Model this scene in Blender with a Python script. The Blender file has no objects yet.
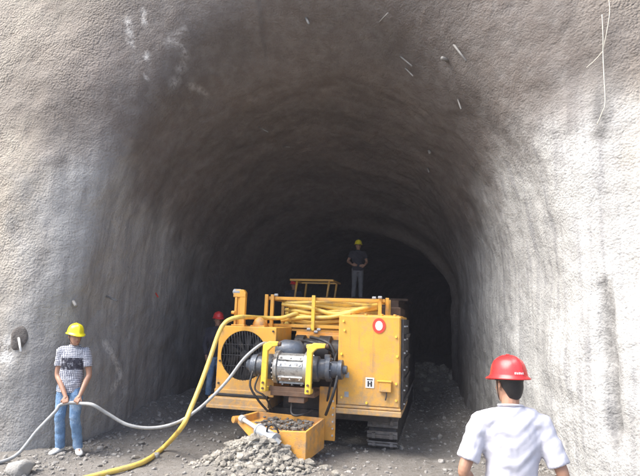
import bpy, bmesh, math, random
import numpy as np
from mathutils import Vector, Matrix, noise
from mathutils.bvhtree import BVHTree
R = math.radians
PI = math.pi
S = bpy.context.scene
COL = S.collection
random.seed(7)
HAZE = .0014

# ------------------------------------------------------------------ camera numbers
F, PITCH, ROLL, CZ = 520.0, R(9), R(2), 2.0

def ray(px, py):
    x, y = px - 320, 238 - py
    c, s = math.cos(ROLL), math.sin(ROLL)
    x, y = c * x - s * y, s * x + c * y
    a = PI / 2 + PITCH
    return Vector((x, math.cos(a) * y + math.sin(a) * F, math.sin(a) * y - math.cos(a) * F))

def W(px, py, d):
    r = ray(px, py)
    return Vector((0, 0, CZ)) + r * (d / r.y)

# ------------------------------------------------------------------ materials
def mat(name):
    m = bpy.data.materials.new(name); m.use_nodes = True
    nt = m.node_tree; b = nt.nodes['Principled BSDF']
    return m, nt, b

def nd(nt, t, **kw):
    n = nt.nodes.new(t)
    for k, v in kw.items():
        if k in n.inputs: n.inputs[k].default_value = v
        else: setattr(n, k, v)
    return n

def coords(nt, scale=(1, 1, 1), kind='Object'):
    tc = nd(nt, 'ShaderNodeTexCoord'); mp = nd(nt, 'ShaderNodeMapping')
    mp.inputs['Scale'].default_value = scale
    nt.links.new(tc.outputs[kind], mp.inputs['Vector'])
    return mp.outputs[0]

def nz(nt, vec, scale, detail=4, rough=.55):
    n = nd(nt, 'ShaderNodeTexNoise'); n.inputs['Scale'].default_value = scale
    n.inputs['Detail'].default_value = detail; n.inputs['Roughness'].default_value = rough
    nt.links.new(vec, n.inputs['Vector']); return n.outputs['Fac']

def ramp(nt, fac, stops):
    r = nd(nt, 'ShaderNodeValToRGB'); cr = r.color_ramp
    while len(cr.elements) < len(stops): cr.elements.new(.5)
    for e, (p, c) in zip(cr.elements, stops):
        e.position = p; e.color = (c, c, c, 1) if isinstance(c, (int, float)) else (*c, 1)
    nt.links.new(fac, r.inputs['Fac']); return r.outputs['Color']

def mix(nt, fac, a, b, mode='MIX'):
    m = nd(nt, 'ShaderNodeMix', data_type='RGBA', blend_type=mode)
    if isinstance(fac, float) or isinstance(fac, int): m.inputs[0].default_value = fac
    else: nt.links.new(fac, m.inputs[0])
    for i, v in ((6, a), (7, b)):
        if isinstance(v, tuple): m.inputs[i].default_value = (*v, 1)
        else: nt.links.new(v, m.inputs[i])
    return m.outputs[2]

def mth(nt, op, a, b=None, clamp=False):
    m = nd(nt, 'ShaderNodeMath', operation=op); m.use_clamp = clamp
    for i, v in ((0, a), (1, b)):
        if v is None: continue
        if isinstance(v, (int, float)): m.inputs[i].default_value = v
        else: nt.links.new(v, m.inputs[i])
    return m.outputs[0]

def bump(nt, b, h, dist, strength=1.0, prev=None):
    n = nd(nt, 'ShaderNodeBump'); n.inputs['Distance'].default_value = dist
    n.inputs['Strength'].default_value = strength
    nt.links.new(h, n.inputs['Height'])
    if prev is not None: nt.links.new(prev, n.inputs['Normal'])
    nt.links.new(n.outputs[0], b.inputs['Normal']); return n.outputs[0]

def simple(name, col, rough=.6, metal=0.0, var=.18, scale=6, bmp=.0, dirt=None, dirt_amt=.5, dscale=5, mud=False):
    m, nt, b = mat(name)
    v = coords(nt)
    n1 = nz(nt, v, scale, 5)
    lo = tuple(c * (1 - var) for c in col); hi = tuple(min(1, c * (1 + var)) for c in col)
    c = ramp(nt, n1, [(.3, lo), (.7, hi)])
    if dirt:
        n2 = nz(nt, v, dscale, 8, .7)
        f = ramp(nt, n2, [(.5, 0.0), (.68, dirt_amt)])
        c = mix(nt, f, c, dirt)
    if mud:
        tc = nd(nt, 'ShaderNodeTexCoord'); sx = nd(nt, 'ShaderNodeSeparateXYZ'); nt.links.new(tc.outputs['Object'], sx.inputs[0])
        hgt = mth(nt, 'ADD', sx.outputs[2], mth(nt, 'MULTIPLY', nz(nt, v, 3.5, 7, .7), -1.3))
        mf = ramp(nt, mth(nt, 'ADD', hgt, .3), [(.35, .75), (.75, 0.0)])
        c = mix(nt, mth(nt, 'MULTIPLY', mf, ramp(nt, nz(nt, v, 16, 6, .7), [(.35, .3), (.6, 1.0)])), c, (.27, .235, .195))
        run = ramp(nt, nz(nt, coords(nt, (9, 9, .7)), 1.5, 6, .65), [(.56, 0.0), (.72, .55)])
        c = mix(nt, run, c, (.30, .19, .10))
        spk = ramp(nt, nz(nt, v, 75, 2, .5), [(.66, 0.0), (.70, .8)])
        c = mix(nt, spk, c, (.24, .17, .11))
    nt.links.new(c, b.inputs['Base Color'])
    b.inputs['Metallic'].default_value = metal
    rr = ramp(nt, nz(nt, v, scale * 3, 4), [(.3, max(.05, rough - .12)), (.7, min(1, rough + .12))])
    nt.links.new(rr, b.inputs['Roughness'])
    if bmp: bump(nt, b, nz(nt, v, 60, 4), bmp)
    return m

def make_lining_mat():
    m, nt, b = mat('shotcrete')
    at = nd(nt, 'ShaderNodeVertexColor', layer_name='mask'); sp = nd(nt, 'ShaderNodeSeparateColor')
    nt.links.new(at.outputs['Color'], sp.inputs[0])
    v = coords(nt)
    streak = nz(nt, coords(nt, (2.2, 2.2, .22)), 1.6, 6, .6)
    n1 = nz(nt, v, .7, 6, .6); n2 = nz(nt, v, 5, 6, .65); n3 = nz(nt, v, 40, 3, .6)
    grey = ramp(nt, n1, [(.3, (.37, .365, .35)), (.55, (.46, .455, .435)), (.75, (.55, .545, .525))])
    grey = mix(nt, ramp(nt, streak, [(.42, 0.0), (.62, .55)]), grey, (.27, .268, .26))
    st2 = nz(nt, coords(nt, (5.5, 5.5, .28)), 1.5, 5, .6)
    grey = mix(nt, ramp(nt, st2, [(.48, 0.0), (.66, .6)]), grey, (.22, .22, .225))
    rusty = ramp(nt, n2, [(.3, (.27, .225, .185)), (.7, (.40, .345, .28))])
    beige = ramp(nt, n1, [(.3, (.32, .288, .235)), (.7, (.46, .418, .34))])
    beige = mix(nt, ramp(nt, n2, [(.35, .6), (.6, 0.0)]), beige, rusty)
    c = mix(nt, sp.outputs[0], grey, beige)
    # darker brown over the crown, the deep lining and the left wall
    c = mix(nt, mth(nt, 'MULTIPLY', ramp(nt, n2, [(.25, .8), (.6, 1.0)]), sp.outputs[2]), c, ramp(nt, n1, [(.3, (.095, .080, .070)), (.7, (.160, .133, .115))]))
    # small specks and pits
    c = mix(nt, ramp(nt, n3, [(.3, .45), (.45, 0.0)]), c, (.16, .15, .145))
    # lime stains
    st = mth(nt, 'MULTIPLY', sp.outputs[1], ramp(nt, nz(nt, v, 14, 5, .7), [(.38, 0.0), (.55, 1.0)]))
    c = mix(nt, st, c, (.72, .70, .66))
    c = mix(nt, mth(nt, 'MULTIPLY', at.outputs['Alpha'], ramp(nt, nz(nt, v, 11, 5, .7), [(.3, .35), (.55, .95)])), c, (.105, .10, .095))
    nt.links.new(c, b.inputs['Base Color'])
    b.inputs['Roughness'].default_value = .9
    vo = nd(nt, 'ShaderNodeTexVoronoi', feature='F1'); vo.inputs['Scale'].default_value = 27
    wv = nd(nt, 'ShaderNodeVectorMath', operation='ADD')
    nn = nd(nt, 'ShaderNodeTexNoise'); nn.inputs['Scale'].default_value = 9; nt.links.new(v, nn.inputs['Vector'])
    sc = nd(nt, 'ShaderNodeVectorMath', operation='SCALE'); sc.inputs['Scale'].default_value = .05
    nt.links.new(nn.outputs['Color'], sc.inputs[0])
    nt.links.new(v, wv.inputs[0]); nt.links.new(sc.outputs[0], wv.inputs[1]); nt.links.new(wv.outputs[0], vo.inputs['Vector'])
    peb = mth(nt, 'SUBTRACT', 1.0, vo.outputs['Distance'])
    peb = mth(nt, 'MULTIPLY', peb, mth(nt, 'MULTIPLY', ramp(nt, n1, [(.35, .25), (.6, 1.0)]), mth(nt, 'ADD', mth(nt, 'MULTIPLY', sp.outputs[0], .65), .25)))
    h1 = bump(nt, b, peb, .026)
    h2 = bump(nt, b, nz(nt, v, 40, 3, .55), .009, .8, h1)
    bump(nt, b, nz(nt, v, 5, 5, .6), .05, .8, h2)
    return m

def make_ground_mat():
    m, nt, b = mat('dirt')
    v = coords(nt)
    n1 = nz(nt, v, .8, 6, .6); n2 = nz(nt, v, 9, 8, .7); n3 = nz(nt, v, 55, 4, .6)
    c = ramp(nt, n1, [(.3, (.20, .18, .155)), (.7, (.30, .275, .245))])
    c = mix(nt, ramp(nt, n2, [(.45, 0.0), (.65, .8)]), c, (.33, .31, .285))
    c = mix(nt, ramp(nt, n2, [(.3, .7), (.42, 0.0)]), c, (.115, .10, .085))
    c = mix(nt, ramp(nt, n3, [(.58, 0.0), (.66, .7)]), c, (.40, .38, .355))
    at = nd(nt, 'ShaderNodeVertexColor', layer_name='dust')
    c = mix(nt, mth(nt, 'MULTIPLY', at.outputs['Color'], ramp(nt, n2, [(.3, .5), (.5, 1.0)])), c, (.30, .28, .25))
    nt.links.new(c, b.inputs['Base Color'])
    nt.links.new(ramp(nt, n1, [(.35, .75), (.6, .95)]), b.inputs['Roughness'])
    h1 = bump(nt, b, n2, .09); bump(nt, b, n3, .02, 1.0, h1)
    return m

def make_rock_mat(name='rock', a=(.27, .25, .225), c2=(.48, .455, .42)):
    m, nt, b = mat(name)
    v = coords(nt, kind='Object')
    oi = nd(nt, 'ShaderNodeObjectInfo')
    geo = nd(nt, 'ShaderNodeNewGeometry')
    n1 = nz(nt, v, 7, 6, .65)
    c = ramp(nt, n1, [(.3, a), (.7, c2)])
    rnd = mth(nt, 'ADD', oi.outputs['Random'], geo.outputs['Random Per Island'])
    rnd = mth(nt, 'FRACT', rnd)
    g = ramp(nt, rnd, [(0, .6), (1, 1.0)])
    c = mix(nt, 1.0, c, g, 'MULTIPLY')
    nt.links.new(c, b.inputs['Base Color']); b.inputs['Roughness'].default_value = .92
    bump(nt, b, nz(nt, v, 22, 6, .7), .03)
    return m

def make_plaid():
    m, nt, b = mat('plaid_cotton')
    tc = nd(nt, 'ShaderNodeTexCoord'); sx = nd(nt, 'ShaderNodeSeparateXYZ'); nt.links.new(tc.outputs['Object'], sx.inputs[0])
    def stripe(o, per, duty):
        f = mth(nt, 'FRACT', mth(nt, 'MULTIPLY', o, 1 / per)); return mth(nt, 'LESS_THAN', f, duty)
    wob = mth(nt, 'MULTIPLY', nz(nt, tc.outputs['Object'], 6, 3), .05)
    xs = stripe(mth(nt, 'ADD', wob, mth(nt, 'ADD', sx.outputs[0], mth(nt, 'MULTIPLY', sx.outputs[1], .6))), .025, .42)
    zs = stripe(mth(nt, 'ADD', wob, sx.outputs[2]), .024, .38)
    d = mth(nt, 'ADD', xs, zs)
    c = ramp(nt, mth(nt, 'MULTIPLY', d, .5), [(0, (.58, .59, .63)), (.5, (.20, .21, .26)), (1, (.05, .052, .075))])
    # dark printed block on the chest
    n = nz(nt, tc.outputs['Object'], 22, 5)
    bx = mth(nt, 'MULTIPLY', mth(nt, 'LESS_THAN', mth(nt, 'ABSOLUTE', mth(nt, 'SUBTRACT', sx.outputs[0], .02)), .155), mth(nt, 'LESS_THAN', mth(nt, 'ABSOLUTE', mth(nt, 'SUBTRACT', sx.outputs[2], 1.245)), .085))
    bx = mth(nt, 'MULTIPLY', bx, mth(nt, 'LESS_THAN', sx.outputs[1], -.02))
    bx = mth(nt, 'MULTIPLY', bx, ramp(nt, n, [(.36, .2), (.5, 1.0)]))
    c = mix(nt, bx, c, (.03, .03, .045))
    nt.links.new(c, b.inputs['Base Color']); b.inputs['Roughness'].default_value = .9
    bump(nt, b, nz(nt, tc.outputs['Object'], 14, 4), .02)
    return m

M = {}
M['lining'] = make_lining_mat(); M['plaid'] = make_plaid()
M['dirt'] = make_ground_mat()
M['rock'] = make_rock_mat()
M['orange'] = simple('orange_paint', (.68, .345, .045), .48, 0, .09, 2.5, .002, (.36, .25, .14), .75, 3.2, True)
M['orange_worn'] = simple('worn_orange_paint', (.68, .33, .06), .55, 0, .15, 5, .004, (.28, .22, .16), .95, 4)
M['yellow'] = simple('yellow_paint', (.86, .58, .06), .4, 0, .08, 5, 0, (.35, .26, .14), .6, 9)
M['hose'] = simple('yellow_hose', (.80, .56, .12), .5, 0, .12, 3, 0, (.40, .32, .20), .7, 7)
M['cable'] = simple('grey_cable', (.34, .345, .34), .6, 0, .15, 5, 0, (.22, .2, .18), .6, 12)
M['dark'] = simple('dark_steel', (.045, .042, .042), .6, .3, .3, 5, .004, (.14, .11, .09), .7, 6)
M['rubber'] = simple('black_rubber', (.02, .02, .022), .6, 0, .3, 8, 0, (.10, .085, .07), .5, 9)
M['brown'] = simple('rusty_frame', (.13, .075, .045), .7, .1, .3, 6, .005, (.10, .08, .07), .7, 5)
M['silver'] = simple('cast_silver', (.50, .50, .485), .38, .7, .2, 9, .004, (.13, .12, .11), .85, 9)
M['bluegrey'] = simple('blue_grey_steel', (.085, .10, .125), .45, .3, .2, 7, .003, (.25, .23, .2), .6, 8)
M['palesteel'] = simple('dusty_pale_steel', (.36, .38, .40), .7, .15, .2, 9, .006, (.30, .28, .25), .8, 9)
M['grille'] = simple('grille_wire', (.05, .05, .055), .5, .3)
M['tread'] = simple('track_steel', (.24, .225, .215), .6, .4, .3, 9, .006, (.22, .19, .16), .8, 7)
M['skin'] = simple('skin', (.37, .20, .13), .5, 0, .08, 9)
M['lip'] = simple('lip', (.33, .13, .10), .5)
M['eye'] = simple('eye_dark', (.035, .025, .02), .3)
M['hair'] = simple('black_hair', (.014, .012, .012), .5, 0, .3, 40)
M['jeans'] = simple('blue_jeans', (.15, .26, .42), .9, 0, .25, 9, .012, (.40, .50, .62), .8, 5)
M['white_cloth'] = simple('white_cotton', (.51, .505, .56), .85, 0, .03, 4, .001)
M['dark_cloth'] = simple('dark_cotton', (.03, .03, .042), .9, 0, .3, 6, .012)
M['grey_cloth'] = simple('grey_trousers', (.17, .17, .18), .9, 0, .2, 6, .012)
M['yhelm'] = simple('yellow_helmet', (.88, .76, .02), .28, 0, .03, 4)
M['rhelm'] = simple('red_helmet', (.66, .035, .035), .28, 0, .05, 4)
M['shoe'] = simple('white_shoe', (.78, .77, .74), .6, 0, .06, 12)
M['boot'] = simple('dark_boot', (.04, .035, .03), .6)
M['white'] = simple('white_paint', (.82, .82, .80), .45, 0, .04)
M['red'] = simple('red_paint', (.66, .05, .03), .45, 0, .06)
M['wire'] = simple('pale_wire', (.50, .47, .40), .6, 0, .08)
M['bolt'] = simple('galvanised_bolt', (.55, .54, .52), .5, .3, .15)
M['old_bolt'] = simple('mortar_dusted_bolt', (.22, .21, .195), .7, 0, .2, 9)
M['hill'] = simple('hillside_soil', (.17, .14, .09), .95, 0, .3, .6, .05, (.07, .10, .04), .9, .5)

# ------------------------------------------------------------------ mesh builder
class MB:
    def __init__(s): s.v = []; s.f = []
    def add(s, vs, fs):
        o = len(s.v); s.v += [tuple(v) for v in vs]; s.f += [tuple(i + o for i in f) for f in fs]; return s
    def box(s, x0, x1, y0, y1, z0, z1, rot=None, piv=None):
        vs = [Vector((x, y, z)) for x in (x0, x1) for y in (y0, y1) for z in (z0, z1)]
        if rot is not None:
            p = Vector(piv) if piv else Vector(((x0 + x1) / 2, (y0 + y1) / 2, (z0 + z1) / 2))
            vs = [p + rot @ (v - p) for v in vs]
        return s.add(vs, [(0, 1, 3, 2), (4, 6, 7, 5), (0, 4, 5, 1), (2, 3, 7, 6), (0, 2, 6, 4), (1, 5, 7, 3)])
    def rings(s, rings, caps=True, closed=False):
        n = len(rings[0]); vs = [p for r in rings for p in r]; fs = []
        m = len(rings)
        for i in range(m if closed else m - 1):
            j2 = (i + 1) % m
            for k in range(n):
                a, b = i * n + k, i * n + (k + 1) % n
                c, d = j2 * n + (k + 1) % n, j2 * n + k
                fs.append((a, b, c, d))
        if caps and not closed:
            fs.append(tuple(range(n))[::-1]); fs.append(tuple((m - 1) * n + k for k in range(n)))
        return s.add(vs, fs)
    def tube(s, pts, r, n=10, closed=False, caps=True):
        pts = [Vector(p) for p in pts]; m = len(pts)
        rr = r if isinstance(r, (list, tuple)) else [r] * m
        up = None; rings = []
        for i, p in enumerate(pts):
            if closed: t = pts[(i + 1) % m] - pts[i - 1]
            else: t = pts[min(i + 1, m - 1)] - pts[max(i - 1, 0)]
            if t.length < 1e-9: t = Vector((0, 0, 1))
            t.normalize()
            if up is None:
                up = Vector((0, 0, 1)) if abs(t.z) < .9 else Vector((1, 0, 0))
            a = t.cross(up)
            if a.length < 1e-6: a = t.orthogonal()
            a.normalize(); b2 = a.cross(t).normalized(); up = b2
            rings.append([p + (a * math.cos(q) + b2 * math.sin(q)) * rr[i] for q in [2 * PI * k / n for k in range(n)]])
        return s.rings(rings, caps, closed)
    def cyl(s, p0, p1, r0, r1=None, n=20):
        r1 = r0 if r1 is None else r1
        p0, p1 = Vector(p0), Vector(p1)
        return s.tube([p0, p1], [r0, r1], n)
    def turned(s, p0, p1, prof, n=28):
        """prof: (t, r) along p0-p1"""
        p0, p1 = Vector(p0), Vector(p1)
        d = (p1 - p0).normalized(); a = d.orthogonal().normalized(); b2 = d.cross(a)
        L = (p1 - p0).length
        rings = [[p0 + d * (t * L) + (a * math.cos(q) + b2 * math.sin(q)) * r for q in [2 * PI * k / n for k in range(n)]] for t, r in prof]
        return s.rings(rings)
    def prism(s, poly, axis, a0, a1):
        """poly of 2D points, extruded along axis"""
        def P(u, v, w):
            return {'x': (w, u, v), 'y': (u, w, v), 'z': (u, v, w)}[axis]
        n = len(poly)
        vs = [P(u, v, a0) for u, v in poly] + [P(u, v, a1) for u, v in poly]
        fs = [tuple(range(n)), tuple(range(n, 2 * n))[::-1]] + [(k, k + n, (k + 1) % n + n, (k + 1) % n) for k in range(n)]
        return s.add(vs, fs)
    def ell(s, c, r, n=12, m=8):
        c = Vector(c); rings = []
        for i in range(1, m):
            th = PI * i / m
            rings.append([(c.x + r[0] * math.sin(th) * math.cos(2 * PI * k / n), c.y + r[1] * math.sin(th) * math.sin(2 * PI * k / n), c.z - r[2] * math.cos(th)) for k in range(n)])
        return s.rings(rings)
    def mesh(s, name):
        me = bpy.data.meshes.new(name); me.from_pydata(s.v, [], s.f)
        bm = bmesh.new(); bm.from_mesh(me); bmesh.ops.recalc_face_normals(bm, faces=bm.faces); bm.to_mesh(me); bm.free()
        return me
    def build(s, name, m, parent=None, smooth=False, bevel=0, seg=2):
        me = s.mesh(name); o = bpy.data.objects.new(name, me); COL.objects.link(o)
        if m: me.materials.append(m)
        if parent: o.parent = parent
        if smooth:
            me.polygons.foreach_set('use_smooth', [True] * len(me.polygons))
            if smooth == 'auto':
                md = o.modifiers.new('es', 'EDGE_SPLIT'); md.split_angle = R(38)
        if bevel:
            md = o.modifiers.new('bv', 'BEVEL'); md.width = bevel; md.segments = seg; md.limit_method = 'ANGLE'; md.angle_limit = R(35)
            md.harden_normals = False
        return o

def spline(pts, per=8, closed=False):
    pts = [Vector(p) for p in pts]; n = len(pts); out = []
    rng = range(n if closed else n - 1)
    for i in rng:
        if closed: a, b, c, d = pts[i - 1], pts[i], pts[(i + 1) % n], pts[(i + 2) % n]
        else: a, b, c, d = pts[max(i - 1, 0)], pts[i], pts[i + 1], pts[min(i + 2, n - 1)]
        for k in range(per):
            t = k / per
            out.append(.5 * ((2 * b) + (c - a) * t + (2 * a - 5 * b + 4 * c - d) * t * t + (3 * b - a - 3 * c + d) * t ** 3))
    if not closed: out.append(pts[-1])
    return out

def tag(o, label=None, cat=None, group=None, kind=None):
    if label: o['label'] = label
    if cat: o['category'] = cat
    if group: o['group'] = group
    if kind: o['kind'] = kind
    return o

def empty(name, loc, rz=0):
    o = bpy.data.objects.new(name, None); COL.objects.link(o); o.location = loc; o.rotation_euler = (0, 0, rz)
    o.empty_display_size = .2
    return o

# ------------------------------------------------------------------ tunnel
ST = np.array([  # s, cx, cy, yaw, half width, spring z, crown z
    (0, -.37, 6.50, 15, 3.62, 3.0, 7.5), (1.2, -.2, 7.65, 11, 3.45, 2.95, 7.15), (3, -.02, 9.45, 8, 3.3, 2.9, 6.5),
    (6.8, .38, 13.2, 10, 3.17, 2.8, 5.7), (8, .65, 14.4, 14, 3.12, 2.75, 5.3), (10, 1.3, 16.3, 20, 3.0, 2.6, 4.8), (14.5, 3.0, 20.4, 25, 2.95, 2.5, 4.6),
    (21, 6.2, 26.0, 34, 2.9, 2.5, 4.6), (29, 11.2, 32.2, 42, 2.9, 2.5, 4.6), (40, 19, 40, 46, 2.9, 2.5, 4.6), (48, 25, 45.6, 46, 2.9, 2.5, 4.6)])
_stc = {}
def st(s):
    s = round(s, 3)
    if s not in _stc: _stc[s] = [float(np.interp(s, ST[:, 0], ST[:, i])) for i in range(1, 7)]
    return _stc[s]

def stations():
    out = []
    for o in (16, 13, 10.5, 8.5, 7, 6, 5.2, 4.5): out.append((0, o, 0))
    o = 4.0
    while o > 1.12: out.append((0, o, 0)); o -= .055
    r = 1.1
    for k in range(0, 27):
        a = PI / 2 * k / 26
        out.append((r * (1 - math.cos(a)), r * (1 - math.sin(a)), 1))
    s = r + .05
    while s < 9: out.append((s, 0, 2)); s += .055
    while s < 18: out.append((s, 0, 2)); s += .14
    while s < 48: out.append((s, 0, 2)); s += .5
    return out
NU = 430
def prof(u, w, zs, zc):
    zb = -1.0; wl = zs - zb; hh = zc - zs
    arc = PI * (w + hh) / 2; tot = 2 * wl + arc
    d = u * tot
    if d < wl: return -w, zb + d, -1, 0
    if d > tot - wl: return w, zb + (tot - d), 1, 0
    a = PI - (d - wl) / arc * PI
    x, z = math.cos(a), math.sin(a)
    nx, nz_ = x / w, z / hh; l = math.hypot(nx, nz_)
    return w * x, zs + hh * z, nx / l, nz_ / l

def smooth(a, b, x):
    t = min(1, max(0, (x - a) / (b - a))); return t * t * (3 - 2 * t)

def build_tunnel():
    SS = stations(); nS = len(SS)
    P = np.zeros((nS, NU, 3)); K = np.zeros((nS, NU, 4))
    for i, (s0, o0, zone) in enumerate(SS):
        for k in range(NU):
            _, _, _, w, zs, zc = st(s0)
            lx, lz, nx, nzz = prof(k / (NU - 1), w + o0, zs, zc + o0)
            # the rim is rounded more widely over the crown than at the jambs
            rk = 1.1 + 1.7 * smooth(.15, .95, nzz) * (1.0 if lx > -1 else .85)
            if zone == 0: s, o = 0, rk + (o0 - 1.1)
            elif zone == 1: s, o = s0 * rk / 1.1, o0 * rk / 1.1
            else: s, o = s0 + (rk - 1.1) * max(0, 1 - (s0 - 1.1) / 5), 0
            cx, cy, yaw, w, zs, zc = st(s)
            c, sn = math.cos(R(yaw)), math.sin(R(yaw))
            band = .012 * math.sin(s * 2 * PI / 1.15) * smooth(.8, 2.2, s)
            lx, lz, nx, nzz = prof(k / (NU - 1), w + o, zs, zc + o)
            lean = .09 * max(0, lz - 1) * (1 - smooth(0, 1.6, s))
            px, py, pz = cx + c * lx + sn * lean, cy - sn * lx + c * lean, lz
            # inward surface normal direction (towards the air)
            if o >= rk: nv = Vector((-sn, -c, 0))
            else:
                f = 1 - o / rk
                nv = Vector((-c * nx, sn * nx, -nzz)) * f + Vector((-sn, -c, 0)) * (1 - f); nv.normalize()
            q = Vector((px, py, pz))
            big = noise.fractal(q * .55 + Vector((3, 1, 7)), .9, 2.1, 3)
            med = noise.fractal(q * 2.1 + Vector((9, 2, 5)), .8, 2.2, 3)
            sml = noise.noise(q * 7.5 + Vector((1, 4, 2)))
            rdg = abs(noise.noise(q * 1.5 + Vector((7, 7, 1)))) 
            d = big * .07 + med * .024 + sml * .010 - .05 * max(0, .22 - rdg) + band * (1 if nzz > .05 else .5)
            if nx > -.2: d += .22 * math.exp(-((s - 9.6) / .22) ** 2) * smooth(-.2, .3, nx)
            # hollows along the left wall
            d += -.14 * math.exp(-((px + 3.3) ** 2 + (py - 8.6) ** 2 + (pz - 1.9) ** 2) / .5) + .08 * math.exp(-((px + 3.3) ** 2 + (py - 8.9) ** 2 + (pz - 1.3) ** 2) / .12)
            q += nv * d
            P[i, k] = q
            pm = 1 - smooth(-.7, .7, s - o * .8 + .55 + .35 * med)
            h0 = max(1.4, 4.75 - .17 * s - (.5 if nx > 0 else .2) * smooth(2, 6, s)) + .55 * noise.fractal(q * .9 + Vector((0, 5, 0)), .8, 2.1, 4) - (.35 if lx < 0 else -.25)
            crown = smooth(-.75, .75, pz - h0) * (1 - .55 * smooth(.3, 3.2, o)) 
            crown = max(crown, smooth(3.5, 8.5, s + .8 * med + (1.4 if lx < 0 else 0)))  # same dark tone, growing with depth into the tunnel
            if lx < 0: crown = max(crown, .30 * (1 - smooth(-2.6, -1.2, lx)))  # left wall somewhat darker too
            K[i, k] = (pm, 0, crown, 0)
    return P, K

P, K = build_tunnel()
nS = P.shape[0]
def gridfaces(i0, i1): return [(i * NU + k, i * NU + k + 1, (i + 1) * NU + k + 1, (i + 1) * NU + k) for i in range(i0, i1) for k in range(NU - 1)]
bvh = BVHTree.FromPolygons([Vector(p) for p in P.reshape(-1, 3)], gridfaces(0, nS - 1))
def hit(px, py):
    h = bvh.ray_cast(Vector((0, 0, CZ)), ray(px, py).normalized()); return h[0], h[1]
PP = P.reshape(-1, 3); KK = K.reshape(-1, 4)
def stain_shade(pts, r, ch=1, amt=1.0, rz=None):
    """stains and painted groove shade on the shotcrete: along a poly-line"""
    hs = [hit(*p)[0] for p in pts]; hs = [h for h in hs if h]
    if not hs: return
    path = spline(hs, 10) if len(hs) > 1 else hs
    for h in path:
        d = np.linalg.norm(PP - np.array(h), axis=1)
        KK[:, ch] = np.maximum(KK[:, ch], amt * np.clip(1.5 - d / r, 0, 1))
stain_shade([(128, 20), (131, 43)], .045, 1, .6); stain_shade([(143, 11), (144, 23)], .035, 1, .5); stain_shade([(147, 56)], .05, 1, .8); stain_shade([(146, 77)], .03, 1, .6)
stain_shade([(170, 40), (185, 50), (180, 70), (172, 88)], .045, 1, .28); stain_shade([(190, 85), (205, 92)], .05, 1, .3); stain_shade([(165, 42), (186, 30)], .06, 1, .2)
stain_shade([(8, 345), (4, 362)], .12, 1, .7); stain_shade([(105, 345), (120, 375), (112, 390)], .07, 1, .6)
stain_shade([(598, 98), (602, 120), (600, 135)], .10, 3, .8); stain_shade([(606, 55), (603, 62)], .06, 3, .6); stain_shade([(620, 90), (632, 96)], .12, 3, .35)
stain_shade([(45, 250), (38, 275), (30, 285)], .08, 3, .5); stain_shade([(8, 215), (14, 232)], .1, 3, .4)
for p, r_ in (((400, 22), .5), ((430, 62), .45), ((350, 20), .5), ((490, 60), .5)): stain_shade([p], r_, 2, .8)

stain_shade([(603, 284), (606, 312), (607, 345), (611, 370), (612, 400), (616, 440)], .07, 3, .8)  # damp mark, also the groove's shade painted into the colour
gp = spline([hit(*q)[0] for q in ((602, 286), (606, 312), (606, 340), (611, 368), (612, 400), (616, 430))], 8)
gn = hit(606, 340)[1]; gn = gn if gn.y < 0 else -gn
Dm = np.min(np.stack([np.linalg.norm(PP - np.array(h), axis=1) + .0 for h in gp]), axis=0)
PP -= np.array(gn)[None, :] * (.15 * np.exp(-(Dm / .075) ** 2) * np.clip((2.9 - PP[:, 2]) / .7, 0, 1))[:, None]
tun = tag(empty('tunnel', (0, 6.5, 0)), 'grey shotcrete lined tunnel with a rough beige portal face around its mouth', 'tunnel')
iR = next(i for i, s in enumerate(stations()) if s[2] == 1)
def part_grid(name, i0, i1):
    n = i1 - i0 + 1
    me = bpy.data.meshes.new(name)
    me.from_pydata([tuple(p) for p in P[i0:i1 + 1].reshape(-1, 3)], [], gridfaces(0, n - 1))
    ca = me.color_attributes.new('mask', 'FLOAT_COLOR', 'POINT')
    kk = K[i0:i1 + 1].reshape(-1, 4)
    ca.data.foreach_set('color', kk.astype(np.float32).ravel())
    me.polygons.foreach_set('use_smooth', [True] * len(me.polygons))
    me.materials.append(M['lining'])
    o = bpy.data.objects.new(name, me); COL.objects.link(o); o.parent = tun; o.matrix_parent_inverse = Matrix.Translation((0, -6.5, 0))
    return o
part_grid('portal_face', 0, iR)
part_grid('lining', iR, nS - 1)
# the working face that closes the tunnel
cx, cy, yaw, w, zs, zc = st(48)
eb = MB(); eb.box(-4, 4, 0, .3, -1, 6)
ef = eb.build('working_face', M['rock'], tun); ef.location = (cx, cy - 6.5, 0); ef.rotation_euler.z = R(-yaw)

def rod(p0, p1, r=.013, m='old_bolt', name='rock_bolt', label=None, off=.22, sink=.05):
    a, n = hit(*p0); b2, n2 = hit(*p1)
    if n.dot(a - Vector((0, 0, CZ))) > 0: n = -n
    C0 = Vector((0, 0, CZ)); dl = ray(*p1).normalized()
    e = C0 + dl * max(.5, (a - C0).length - off - .1)
    mb = MB(); mb.tube([a - n * sink, e], r, 8)
    o = mb.build(name, M[m], tun, True); o.matrix_parent_inverse = Matrix.Translation((0, -6.5, 0))
    if label: o['label'] = label
    return a, n
rod((376, 26), (388, 13)); rod((397, 56), (412, 66)); rod((449, 42), (466, 61), .017); rod((455, 99), (461, 109)); rod((427, 151), (430, 153), .03, off=.1)
rod((402, 68), (413, 76), .012); rod((426, 168), (429, 172), .02, off=.1); rod((305, 18), (309, 24), .02, off=.1); rod((447, 62), (442, 58), .03, off=.06)
rod((107, 296), (117, 301), .018, 'old_bolt', off=.14, label='pale rod sticking out of the left wall'); rod((258, 128), (268, 132), .012); rod((282, 148), (290, 147), .012)
rod((74, 299), (76, 306), .026, 'old_bolt', off=.07, label='short pale pipe stub in the left wall')
rod((157, 292), (158, 297), .013, 'red', off=.06, label='short red pipe stub in the left wall')
a, n = hit(19, 338)
if n.y > 0: n = -n
hb = MB(); q = n.to_track_quat('Z', 'Y').to_matrix()
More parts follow.
